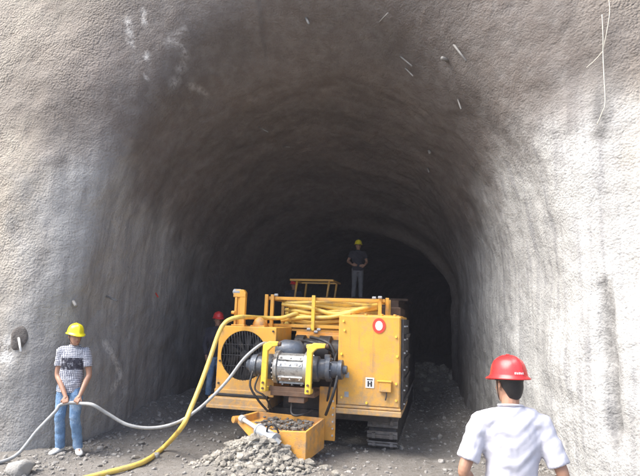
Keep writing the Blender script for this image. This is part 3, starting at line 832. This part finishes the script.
# body top, deck, canopy
b = MB(); b.box(-2.5, -.15, 2.1, 3.6, 1.75, 2.30); b.box(-2.45, -.3, 3.6, 7.6, 1.75, 2.50)
pt('engine_cover', b, 'brown', bevel=.02)
b = MB(); b.box(-2.5, -.2, 5.4, 7.8, 2.56, 2.62); b.box(-2.4, -.3, 5.6, 7.6, 2.50, 2.56)
pt('deck', b, 'brown', bevel=.01)
b = MB(); b.box(-2.93, -1.86, 3.95, 4.05, 2.915, 2.965); b.box(-2.90, -1.90, 4.9, 4.95, 2.92, 2.96); b.box(-2.93, -2.88, 4.0, 4.95, 2.92, 2.96); b.box(-1.92, -1.87, 4.0, 4.95, 2.92, 2.96)
cf = pt('canopy_frame', b, 'orange', bevel=.005)
for x0, x1, y in ((-2.81, -2.76, 4.0), (-2.03, -1.97, 4.0), (-2.81, -2.76, 4.93), (-2.03, -1.97, 4.93)):
    b = MB(); b.tube([(x0, y, 2.42), (x1, y, 2.93)], .026, 8); pt('canopy_leg', b, 'orange', cf, 0, True)
b = MB(); b.box(-3.25, -2.45, 3.6, 7.0, 1.35, 1.42); pt('side_step', b, 'brown', bevel=.008)

# ------------------------------------------------------------------ yellow hose: coils on the rack, then down to the floor
hb = MB(); rn = random.Random(11)
path = []
for lay in range(5):
    zc_ = 1.90 + lay * .085
    for lp in range(2):
        ins = .02 + lp * .10 + rn.uniform(-.01, .01)
        x0, x1, y0, y1 = -2.26 + ins, -.52 - ins, RY + .10 + ins, RY + .90 - ins
        w_ = rn.uniform(-.03, .03)
        for (x, y, dz) in ((x0 + .25, y0, 0), (-1.6, y0 - .02, w_), (-1.1, y0, -w_), (x1 - .2, y0, 0), (x1, (y0 + y1) / 2, 0.02), (x1 - .2, y1, 0), (-1.4, y1, .02), (x0 + .25, y1, 0), (x0, (y0 + y1) / 2, .03)):
            path.append(ML(x, y, zc_ + dz + lp * .02 + rn.uniform(-.012, .012)))
path = path[::-1]
lead = [ML(-1.9, RY + .0, 2.10), ML(-2.15, RY - .12, 2.02), ML(-2.45, RY - .3, 2.01)]
run = [W(243, 317, 8.55), W(233, 318.5, 8.42), W(225, 323, 8.36), W(218.5, 334, 8.28), W(209.5, 360, 8.13), W(200, 386, 7.98), W(191, 408, 7.83), W(182, 427, 7.72), GP(163, 448, .05), GP(142, 463, .042), GP(104, 474, .042), GP(75, 482, .042), GP(20, 500, .042)]
def on_ground(p, r): return Vector((p.x, p.y, max(p.z, gz(p.x, p.y) + r)))
run = [on_ground(p, .042) for p in run]
hb.tube(spline(path + lead + run, 8), .036, 10)
hb.tube(spline([ML(-2.2, RY + .06, 2.27), ML(-1.7, RY + .04, 2.22), ML(-1.2, RY + .02, 2.12), ML(-.7, RY + .05, 2.24), ML(-.5, RY + .2, 2.3)], 8), .038, 10)
hb.tube(spline([ML(-2.2, RY + .05, 1.98), ML(-1.8, RY - .01, 2.04), ML(-1.3, RY - .01, 2.06), ML(-.9, RY + .03, 2.16), ML(-.5, RY + .2, 2.25)], 8), .038, 10)
hb.tube(spline([ML(-2.2, RY + .25, 2.28), ML(-1.6, RY + .12, 2.31), ML(-1.0, RY + .1, 2.30), ML(-.55, RY + .3, 2.27)], 8), .038, 10)
tag(hb.build('hose', M['hose'], None, True), 'thick yellow hose coiled on the machine rack and trailing down to the floor', 'hose')

# ------------------------------------------------------------------ people
def remesh(mb, vox, name, sm=3, disp=None):
    me = mb.mesh(name); o = bpy.data.objects.new('tmp', me); ts = bpy.data.scenes.new('tmp'); ts.collection.objects.link(o)
    md = o.modifiers.new('r', 'REMESH'); md.mode = 'VOXEL'; md.voxel_size = vox
    if sm:
        ms = o.modifiers.new('s', 'SMOOTH'); ms.iterations = sm; ms.factor = .5
    ts.view_layers[0].update(); dg = ts.view_layers[0].depsgraph; me2 = bpy.data.meshes.new_from_object(o.evaluated_get(dg))
    bpy.data.objects.remove(o); bpy.data.scenes.remove(ts)
    me2.name = name
    if disp:
        n_ = len(me2.vertices); co = np.empty(n_ * 3, np.float32); me2.vertices.foreach_get('co', co); co = co.reshape(-1, 3)
        no = np.empty(n_ * 3, np.float32); me2.vertex_normals.foreach_get('vector', no); no = no.reshape(-1, 3)
        dd = np.array([disp(Vector(c_)) for c_ in co], np.float32)
        me2.vertices.foreach_set('co', (co + no * dd[:, None]).ravel()); me2.update()
    me2.polygons.foreach_set('use_smooth', [True] * len(me2.polygons))
    return me2

def sol(o, t):
    md = o.modifiers.new('sol', 'SOLIDIFY'); md.thickness = t; md.offset = -1

def limb(mb, pts, rad, n=14, flat=False):
    pts = [Vector(p) for p in pts]
    mb.tube(spline(pts, 6), list(np.interp(np.linspace(0, len(pts) - 1, (len(pts) - 1) * 6 + 1), range(len(pts)), rad)), n)
    for p, r_ in ((pts[0], rad[0]), (pts[-1], rad[-1]))[:1 if flat else 2]: mb.ell(p, (r_, r_, r_), 12, 8)

def stack(mb, rows, n=28):
    """rows: z, cx, cy, rx, ry   super-ellipse sections"""
    rings = []
    zz = np.array([r_[0] for r_ in rows]); N = 26
    for t in np.linspace(0, len(rows) - 1, N):
        z, cx, cy, rx, ry = [float(np.interp(t, range(len(rows)), [r_[i] for r_ in rows])) for i in range(5)]
        ring = []
        for k in range(n):
            a_ = 2 * PI * k / n; c_, s_ = math.cos(a_), math.sin(a_)
            ring.append((cx + rx * math.copysign(abs(c_) ** .85, c_), cy + ry * math.copysign(abs(s_) ** .85, s_), z))
        rings.append(ring)
    mb.rings(rings)

def hand(mb, wrist, d, nrm, side, curl, spread=.0):
    """wrist, direction d, palm faces nrm, side = lateral sign of the thumb"""
    d = Vector(d).normalized(); nrm = Vector(nrm); nrm = (nrm - d * nrm.dot(d)).normalized(); lat = d.cross(nrm).normalized() * side
    w_ = Vector(wrist)
    offs = (.030, .010, -.010, -.029); lens = (.072, .080, .075, .060); rad = (.0092, .0095, .009, .008)
    for o_, l_, r_ in zip(offs, lens, rad):
        base = w_ + d * .09 + lat * o_
        mb.tube([w_ + d * .005 + lat * o_ * .6, w_ + d * .05 + lat * o_ * .95, base], [.016, .0155, .012], 10)
        dd = d.copy(); p = base; seg = (l_ * .45, l_ * .32, l_ * .25); pts = [p]
        for s_, cu in zip(seg, curl):
            ax = lat * side
            dd = (Matrix.Rotation(cu, 3, nrm.cross(d) * -1) @ dd) if False else (dd * math.cos(cu) + (nrm * d.dot(dd) - d * nrm.dot(dd)) * math.sin(cu))
            dd.normalize(); p = p + dd * s_; pts.append(p)
        mb.tube(pts, [r_ * 1.1, r_, r_ * .95, r_ * .75], 8); mb.ell(pts[-1], (r_ * .8,) * 3, 8, 6); mb.ell(pts[0], (r_ * 1.15,) * 3, 8, 6)
    tb = w_ + d * .025 + lat * .026
    mb.tube([tb, tb + (d * .6 + lat * .7 + nrm * .25).normalized() * .045, tb + (d * .6 + lat * .6 + nrm * .3).normalized() * .045 + (d * .75 + lat * .05 + nrm * .7).normalized() * .032, tb + (d * .6 + lat * .6 + nrm * .3).normalized() * .045 + (d * .6 - lat * .15 + nrm * .8).normalized() * .058], [.015, .012, .010, .0075], 8)

def head_mesh(mb, c, rot):
    c = Vector(c)
    def T(p): return c + rot @ Vector(p)
    rings = []
    secs = [(-.118, -.045, .022, .022), (-.105, -.040, .042, .045), (-.085, -.028, .055, .062), (-.055, -.016, .064, .080), (-.02, -.008, .070, .090), (.02, -.002, .074, .096), (.055, .002, .074, .095), (.085, .004, .064, .083), (.108, .006, .043, .056), (.118, .006, .018, .024)]
    for z, cy2, rx, ry in secs:
        rings.append([T((rx * math.cos(a_), cy2 + ry * math.sin(a_), z)) for a_ in [2 * PI * k / 24 for k in range(24)]])
    mb.rings(rings)
    mb.tube([T((0, -.088, .018)), T((0, -.104, -.008)), T((0, -.112, -.028)), T((0, -.098, -.038))], [.009, .011, .014, .010], 10)   # nose
    for s_ in (-1, 1):
        mb.ell(T((s_ * .013, -.10, -.032)), (.008, .008, .007), 8, 6)
        mb.tube([T((s_ * .018, -.090, .032)), T((s_ * .045, -.076, .034))], [.008, .006], 8)                       # brow
        mb.tube([T((s_ * .074, .004, .018)), T((s_ * .084, .016, .012)), T((s_ * .083, .014, -.012)), T((s_ * .073, .004, -.028))], [.008, .010, .009, .006], 8)   # ear
        mb.ell(T((s_ * .040, -.070, -.020)), (.016, .014, .014), 8, 6)
    mb.tube([T((-.020, -.090, -.058)), T((0, -.0985, -.056)), T((.020, -.090, -.058))], [.005, .0075, .005], 8)
    mb.tube([T((-.017, -.087, -.067)), T((0, -.0955, -.068)), T((.017, -.087, -.067))], [.005, .008, .005], 8)
    mb.ell(T((0, -.070, -.100)), (.022, .018, .016), 10, 6)
    return T

def helmet(parent, c, rot, m, logo=False):
    """c: head centre"""
    c = Vector(c)
    def T(p): return c + rot @ Vector(p)
    b = MB(); n_ = 40; rings = []
    for r_, z, fr in ((1.20, .042, 1), (1.20, .050, 1), (1.06, .060, .35), (1.03, .075, 0), (1.0, .10, 0), (.93, .13, 0), (.80, .158, 0), (.6, .178, 0), (.35, .190, 0), (.08, .193, 0)):
        ring = []
        for k in range(n_):
            a_ = 2 * PI * k / n_; x, y = math.cos(a_), math.sin(a_)
            front = max(0, -y) ** 3
            rx, ry = .108, .130
            q = r_ + fr * .30 * front
            z2 = z - fr * .018 * front
            bump_ = .012 * math.exp(-(x * r_ * .108 / .020) ** 2) * (1 if r_ < 1.04 else 0) * (1 if z < .19 else .6)
            dr_ = bump_
            ring.append(T((x * (rx * q), y * (ry * q + dr_ * .6) + .004, z2 + bump_ * .9)))
        rings.append(ring)
    b.rings(rings, caps=False); b.add([rings[-1][k] for k in range(n_)], [tuple(range(n_))])
    for s_ in (-1, 1):
        b.tube([T((s_ * .032, -.105, .120)), T((s_ * .034, -.05, .168)), T((s_ * .034, .06, .168)), T((s_ * .032, .118, .115))], [.004, .009, .009, .004], 8)
    h = b.build('helmet', M[m], parent, True)
    md = h.modifiers.new('sol', 'SOLIDIFY'); md.thickness = .004; md.offset = -1
    b = MB()
    for s_ in (-1, 1): b.tube(spline([T((s_ * .078, -.02, .05)), T((s_ * .082, -.012, -.02)), T((s_ * .05, -.045, -.09)), T((0, -.062, -.118))], 6), .0035, 6)
    b.rings([[T((.086 * math.cos(a_), .105 * math.sin(a_) + .004, z)) for a_ in [2 * PI * k / 24 for k in range(24)]] for z in (.03, .06)], caps=False)
    b.build('chin_strap', M['dark'], h, True)
    if logo:
        b = MB()
        for i_ in range(5):
            a_ = R(66 + i_ * 6.2); a2 = a_ + R(4.0)
            q = [T((.1105 * math.cos(t) * 1.03, .134 * math.sin(t) * 1.03 + .004, z)) for t, z in ((a_, .077), (a2, .077), (a2, .090 - .004 * (i_ % 2)), (a_, .090))]
            q2 = [T((.1105 * math.cos(t) * 1.05, .134 * math.sin(t) * 1.05 + .004, z)) for t, z in ((a_, .077), (a2, .077), (a2, .090 - .004 * (i_ % 2)), (a_, .090))]
            b.add(q + q2, [(4, 5, 6, 7), (3, 2, 1, 0), (0, 1, 5, 4), (1, 2, 6, 5), (2, 3, 7, 6), (3, 0, 4, 7)])
        b.build('helmet_marking', M['white'], h)
    return h

def person(loc, rz, sc, label, pose, shirt, trousers, shoes, helm, vox=.0045, cvox=.009, logo=False, group=None):
    """local frame: faces -Y, 1.75 m tall"""
    root = empty('person', loc, rz); root.scale = (sc,) * 3; tag(root, label, 'person', group)
    P_ = dict(hip=(.09, 0, .93), kneeL=(-.10, -.02, .50), kneeR=(.10, -.02, .50), ankL=(-.11, .02, .09), ankR=(.11, .02, .09), footL=(-.02, -1), footR=(.02, -1),
              shL=(-.185, .0, 1.425), shR=(.185, 0, 1.425), elL=(-.25, .02, 1.13), elR=(.25, .02, 1.13), wrL=(-.22, -.06, .88), wrR=(.22, -.06, .88),
              hdL=(0, -.2, -1), hdR=(0, -.2, -1), hnL=(1, 0, 0), hnR=(-1, 0, 0), curl=(.3, .4, .3), head=(0, -.02, 1.63), hrot=(0, 0, 0), sleeve=.62)
    P_.update(pose)
    V = {k: Vector(v) if isinstance(v, tuple) and len(v) == 3 else v for k, v in P_.items()}
    rot = (Matrix.Rotation(P_['hrot'][2], 3, 'Z') @ Matrix.Rotation(P_['hrot'][0], 3, 'X') @ Matrix.Rotation(P_['hrot'][1], 3, 'Y'))
    hipL, hipR = Vector((-.09, .0, .93)), Vector((.09, .0, .93))
    b = MB()
    stack(b, [(.84, 0, 0, .13, .09), (.93, 0, 0, .155, .11), (1.05, 0, 0, .135, .095), (1.20, 0, .0, .145, .105), (1.32, 0, .0, .160, .11), (1.42, 0, .01, .145, .085), (1.47, 0, .01, .07, .06)])
    limb(b, [(0, .015, 1.42), (0, .008, 1.50), V['head'] + rot @ Vector((0, .015, -.06))], [.062, .056, .056])
    T = head_mesh(b, V['head'], rot)
    for s_ in 'LR':
        sh, el, wr = V['sh' + s_], V['el' + s_], V['wr' + s_]
        limb(b, [(0, .01, 1.39), sh], [.066, .048])
        m1 = sh.lerp(el, .5); m2 = el.lerp(wr, .35)
        limb(b, [sh, m1, el, m2, wr, wr + Vector(V['hd' + s_]).normalized() * .02], [.050, .046, .038, .040, .026, .024])
        hp, kn, an = (hipL if s_ == 'L' else hipR), V['knee' + s_], V['ank' + s_]
        limb(b, [hp, hp.lerp(kn, .5), kn, kn.lerp(an, .35) + Vector((0, .012, 0)), an], [.085, .072, .053, .052, .036])
        fd = Vector((P_['foot' + s_][0], P_['foot' + s_][1], 0)).normalized()
        limb(b, [an + Vector((0, 0, -.045)) - fd * .03, an + Vector((0, 0, -.05)) + fd * .06, an + Vector((0, 0, -.06)) + fd * .13], [.034, .032, .022])
        hand(b, wr, V['hd' + s_], V['hn' + s_], P_.get('thumb' + s_, 1), P_['curl'])
    me = remesh(b, vox, 'body', 2)
    for m_ in ('skin', 'eye', 'lip', 'hair'): me.materials.append(M[m_])
    ic = [Vector(T((s_ * .031, -.083, .016))) for s_ in (-1, 1)]; lp = T((0, -.092, -.061)); ri = rot.inverted()
    for p in me.polygons:
        c_ = p.center
        if c_.z < 1.4: continue
        q = ri @ (c_ - V['head'])
        if any(abs((ri @ (c_ - e_)).x) < .012 and abs((ri @ (c_ - e_)).z) < .0055 for e_ in ic) and q.y < -.05: p.material_index = 1
        elif abs(q.x) < .020 and abs(q.z + .0615) < .008 and q.y < -.07: p.material_index = 2
        elif any(abs(abs(q.x) - .032) < .016 and abs(q.z - .036) < .0045 for _ in (0,)) and q.y < -.06: p.material_index = 3
    o = bpy.data.objects.new('body', me); COL.objects.link(o); o.parent = root
    # hair
    b = MB(); rings = []
    for z, rx, ry, cy2 in ((-.088, .022, .020, .052), (-.078, .042, .034, .050), (-.045, .060, .050, .045), (-.01, .076, .07, .030), (.03, .080, .085, .018), (.06, .080, .098, .008), (.09, .07, .09, .006), (.115, .045, .06, .006), (.124, .01, .015, .006)):
        rings.append([V['head'] + rot @ Vector((rx * math.cos(a_) * (1 + .07 * noise.noise(Vector((a_ * 3, z * 40, 0)))), cy2 + ry * math.sin(a_) * (1 if math.sin(a_) > 0 or z > .055 else .25), z)) for a_ in [2 * PI * k / 48 for k in range(48)]])
    b.rings(rings); b.build('hair', M['hair'], root, True)
    # shirt
    wr_ = lambda k: (lambda co: .012 * noise.noise(Vector((co.x * 5 + co.z * 4, co.y * 5, co.z * 8 + k))) + .009 * noise.noise(Vector((co.x * 9 + co.z * 13, co.y * 8, co.z * 12 - abs(co.x) * 14 + k))) + .004 * abs(noise.noise(Vector((co.x * 16 - co.z * 15, co.y * 10, co.z * 9 + abs(co.x) * 20 + k)))))
    b = MB()
    zb2 = P_.get('hem', .86)
    stack(b, [(zb2, 0, 0, .178, .130), (.95, 0, 0, .175, .130), (1.07, 0, 0, .158, .120), (1.20, 0, 0, .165, .125), (1.32, 0, 0, .176, .128), (1.405, 0, .008, .160, .105), (1.455, 0, .012, .12, .082), (1.485, 0, .014, .080, .070), (1.505, 0, .012, .070, .064)])
    for s_ in 'LR':
        sh, el, wr = V['sh' + s_], V['el' + s_], V['wr' + s_]
        f = P_['sleeve']
        limb(b, [(0, .012, 1.40), (sh.x * .6, .01, 1.405), sh + Vector((0, 0, -.01))], [.084, .082, .076])
        limb(b, [Vector((sh.x * .55, .005, 1.20)), Vector((sh.x * .72, .003, 1.32)), sh + Vector((0, 0, -.02))], [.085, .085, .066])
        if f <= 1: limb(b, [sh + Vector((0, 0, -.004)), sh.lerp(el, .4 * f / .62), sh.lerp(el, f)], [.074, .070, .070], flat=True)
        else: limb(b, [sh, sh.lerp(el, .5), el, el.lerp(wr, .5), el.lerp(wr, .93)], [.066, .060, .052, .048, .040], flat=True)
    me = remesh(b, cvox, 'shirt', 4, wr_(3)); me.materials.append(M[shirt])
    # open the sleeve ends and hem slightly is hidden by the arm; flatten to clean edges
    o = bpy.data.objects.new('shirt', me); COL.objects.link(o); o.parent = root
    b = MB()
    cpts = [(.078 * math.cos(a_), .014 + .070 * math.sin(a_), 1.498 + .014 * math.sin(a_)) for a_ in [2 * PI * k / 20 for k in range(20)]]
    b.tube(cpts, .007, 8, True); b.build('collar', M[shirt], root, True)
    # trousers
    b = MB()
    stack(b, [(.80, 0, 0, .12, .09), (.86, 0, 0, .165, .112), (.95, 0, 0, .168, .118), (1.03, 0, 0, .150, .112)])
    for s_ in 'LR':
        hp, kn, an = (hipL if s_ == 'L' else hipR), V['knee' + s_], V['ank' + s_]
        limb(b, [hp + Vector((0, 0, -.02)), hp.lerp(kn, .5), kn, kn.lerp(an, .5), an + Vector((0, 0, -.03))], [.098, .088, .072, .068, .064], flat=True)
    me = remesh(b, cvox, 'trousers', 2, lambda co: .008 * noise.noise(Vector((co.x * 7, co.y * 7, co.z * 12))) + .006 * noise.noise(Vector((co.x * 9, co.y * 5, co.z * 30 + co.x * 12))) * (1 if co.z < .3 or .45 < co.z < .58 or co.z > .8 else .35))
    me.materials.append(M[trousers]); o = bpy.data.objects.new('trousers', me); COL.objects.link(o); o.parent = root
    for s_ in 'LR':
        an = V['ank' + s_]; fd = Vector((P_['foot' + s_][0], P_['foot' + s_][1], 0)).normalized(); sd = Vector((-fd.y, fd.x, 0)); rings = []
        g0 = an.z - .09
        for t, hw, h in ((-.085, .018, .05), (-.075, .032, .075), (-.04, .040, .095), (.0, .042, .10), (.04, .044, .085), (.09, .050, .062), (.14, .050, .050), (.175, .036, .036), (.19, .016, .022)):
            c0 = Vector((an.x, an.y, g0)) + fd * t
            rings.append([c0 + sd * (hw * math.cos(a_)) + Vector((0, 0, max(0, h * .5 + h * .5 * math.sin(a_)) if math.sin(a_) > -.7 else 0)) for a_ in [2 * PI * k / 14 for k in range(14)]])
        b = MB(); b.rings(rings); b.build('shoe', M[shoes], root, True)
    helmet(root, V['head'], rot, helm, logo)
    return root

# worker in the plaid shirt
pL = W(63, 455, 7.75)
pz = gz(pL.x, pL.y)
SCL = .99
LW = person((pL.x, pL.y, pz - .0), R(4), SCL, 'worker in yellow helmet, plaid shirt and blue jeans holding a grey cable',
    dict(shL=(-.17, 0, 1.42), shR=(.17, 0, 1.42), wrL=(.025, -.20, .80), wrR=(.215, -.19, .81), elL=(-.185, -.03, 1.08), elR=(.255, -.02, 1.09), hdL=(.25, -.5, -.8), hdR=(-.3, -.5, -.8), hnL=(.0, .8, -.5), hnR=(-.0, .8, -.5), thumbL=-1, thumbR=1,
         curl=(1.0, 1.3, .8), head=(.01, -.045, 1.625), hrot=(R(5), 0, R(42)), kneeL=(-.08, -.05, .50), kneeR=(.15, -.11, .51), ankL=(-.06, .02, .09), ankR=(.20, .0, .09), footL=(-.35, -1), footR=(.55, -1), sleeve=.66, hem=.84),
    'plaid', 'jeans', 'shoe', 'yhelm', .0042, .008)
def LP(x, y, z, sc=.99, rz=R(4)):
    return Vector((pL.x, pL.y, pz)) + Matrix.Rotation(rz, 3, 'Z') @ (Vector((x, y, z)) * sc)
# worker seen from behind, hands on hips
pR = W(509, 355, 3.5)
person((pR.x, pR.y, .03), R(180 - 8), .98, 'worker in red helmet and white shirt seen from behind, hands on hips',
    dict(shL=(-.185, .0, 1.395), shR=(.185, 0, 1.395), elL=(-.30, .07, 1.09), elR=(.31, .07, 1.09), wrL=(-.22, -.10, .93), wrR=(.22, -.10, .93), hdL=(.6, -.7, -.25), hdR=(-.6, -.7, -.25), hnL=(.6, .6, 0), hnR=(-.6, .6, 0), thumbL=-1, thumbR=1,
         curl=(.5, .5, .3), head=(0, -.02, 1.625), hrot=(R(3), 0, R(24)), sleeve=.80, hem=.84), 'white_cloth', 'grey_cloth', 'boot', 'rhelm', .005, .008, True)
# man on the deck
pm = ML(-1.68, 6.5, 2.62)
person(pm, R(5), .93, 'man in dark shirt and yellow helmet standing high on the machine deck in the dark', dict(elL=(-.30, .03, 1.15), elR=(.28, .03, 1.15), wrL=(-.20, -.16, 1.03), wrR=(.18, -.16, 1.02), hdL=(1, -.3, -.1), hdR=(-1, -.3, -.1), hnL=(0, 1, 0), hnR=(0, 1, 0), sleeve=.6),
    'dark_cloth', 'grey_cloth', 'boot', 'yhelm', .008, .014)
# man by the left wall behind the hose
p3 = W(213, 398, 10.9)
person((p3.x, p3.y, max(p3.z, gz(p3.x, p3.y))), R(25), .95, 'man in red helmet and dark jacket standing between the left wall and the machine', dict(sleeve=1.5), 'dark_cloth', 'jeans', 'boot', 'rhelm', .008, .014)
# man behind the canopy frame
p4 = ML(-3.0, 4.6, 1.42)
person((p4.x, p4.y, 1.42), R(10), .87, 'man in red helmet half hidden behind the canopy frame on top of the machine', dict(sleeve=1.5), 'dark_cloth', 'grey_cloth', 'boot', 'rhelm', .008, .014)

# ------------------------------------------------------------------ grey cable through the worker's hands
hL, hR_ = LP(.055, -.225, .712), LP(.185, -.215, .722)
cp = [ML(-1.98, -.30, 1.60), ML(-2.02, -.42, 1.63), W(256, 348, 7.95), W(243, 360, 7.9), W(228, 380, 7.85), W(212, 397, 7.8), W(196, 411, 7.8), W(176, 423, 7.75), W(152, 428, 7.7), W(128, 425, 7.62), W(108, 414, 7.55), W(93, 405, 7.46), LP(.26, -.23, .715), hR_, hL, LP(-.03, -.25, .68),
      W(55, 412, 7.44), W(37, 431, 7.32), W(19, 453, 7.2), W(1, 470, 7.05), W(-30, 498, 6.8), W(-70, 520, 6.5)]
cb = MB(); cb.tube(spline([on_ground(p, .024) for p in cp], 8), .023, 10)
tag(cb.build('cable', M['cable'], None, True), 'grey cable sagging from the machine motor through the hands of the left worker', 'cable')

# ------------------------------------------------------------------ haze volume added to lift the blacks like veiling glare
hm = bpy.data.materials.new('black_lift_haze'); hm.use_nodes = True; hn = hm.node_tree; hn.nodes.remove(hn.nodes['Principled BSDF'])
pv = hn.nodes.new('ShaderNodeVolumePrincipled'); pv.inputs['Color'].default_value = (.80, .80, .92, 1); pv.inputs['Density'].default_value = HAZE
hn.links.new(pv.outputs[0], hn.nodes['Material Output'].inputs['Volume'])
b = MB(); b.box(min(gx) - 1, max(gx) + 1, min(gy) - 1, max(gy) + 1, -3.5, 38)
if HAZE: tag(b.build('haze', hm), 'thin haze added to lift the blacks in and around the tunnel', 'haze', kind='stuff')

# ------------------------------------------------------------------ light, camera, render
EL, AZ = 54, -106     # sun elevation; azimuth measured from +Y clockwise (behind and left of the camera)
S.world = bpy.data.worlds.new('World'); S.world.use_nodes = True
nt = S.world.node_tree; bg = nt.nodes['Background']; sky = nt.nodes.new('ShaderNodeTexSky'); sky.sky_type = 'NISHITA'; sky.sun_disc = False
sky.sun_elevation = R(EL); sky.sun_rotation = R(AZ); sky.dust_density = 3.0; sky.ozone_density = 1.0
nt.links.new(sky.outputs[0], bg.inputs[0]); bg.inputs[1].default_value = .13
sd = bpy.data.lights.new('sun', 'SUN'); sd.energy = 2.9; sd.angle = R(50); sd.color = (1, .97, .92)
so = bpy.data.objects.new('sun', sd); COL.objects.link(so)
dirv = Vector((math.sin(R(AZ)) * math.cos(R(EL)), math.cos(R(AZ)) * math.cos(R(EL)), math.sin(R(EL))))
so.rotation_euler = dirv.to_track_quat('Z', 'Y').to_euler(); so.location = dirv * 40

cd = bpy.data.cameras.new('camera'); cam = bpy.data.objects.new('camera', cd); COL.objects.link(cam)
cd.sensor_width = 36; cd.lens = 36 * F / 640; cd.clip_end = 3000; cd.clip_start = .05
cam.location = (0, 0, CZ)
cam.matrix_world = Matrix.Translation((0, 0, CZ)) @ Matrix.Rotation(PI / 2 + PITCH, 4, 'X') @ Matrix.Rotation(ROLL, 4, 'Z')
S.camera = cam
S.view_settings.view_transform = 'Standard'; S.view_settings.look = 'None'; S.view_settings.gamma = 1
S.view_settings.use_curve_mapping = False; S.view_settings.exposure = 1.62
S.cycles.use_denoising = True; S.cycles.max_bounces = 10; S.cycles.diffuse_bounces = 8; S.cycles.glossy_bounces = 3
S.cycles.caustics_reflective = False; S.cycles.caustics_refractive = False
bpy.context.view_layer.update()
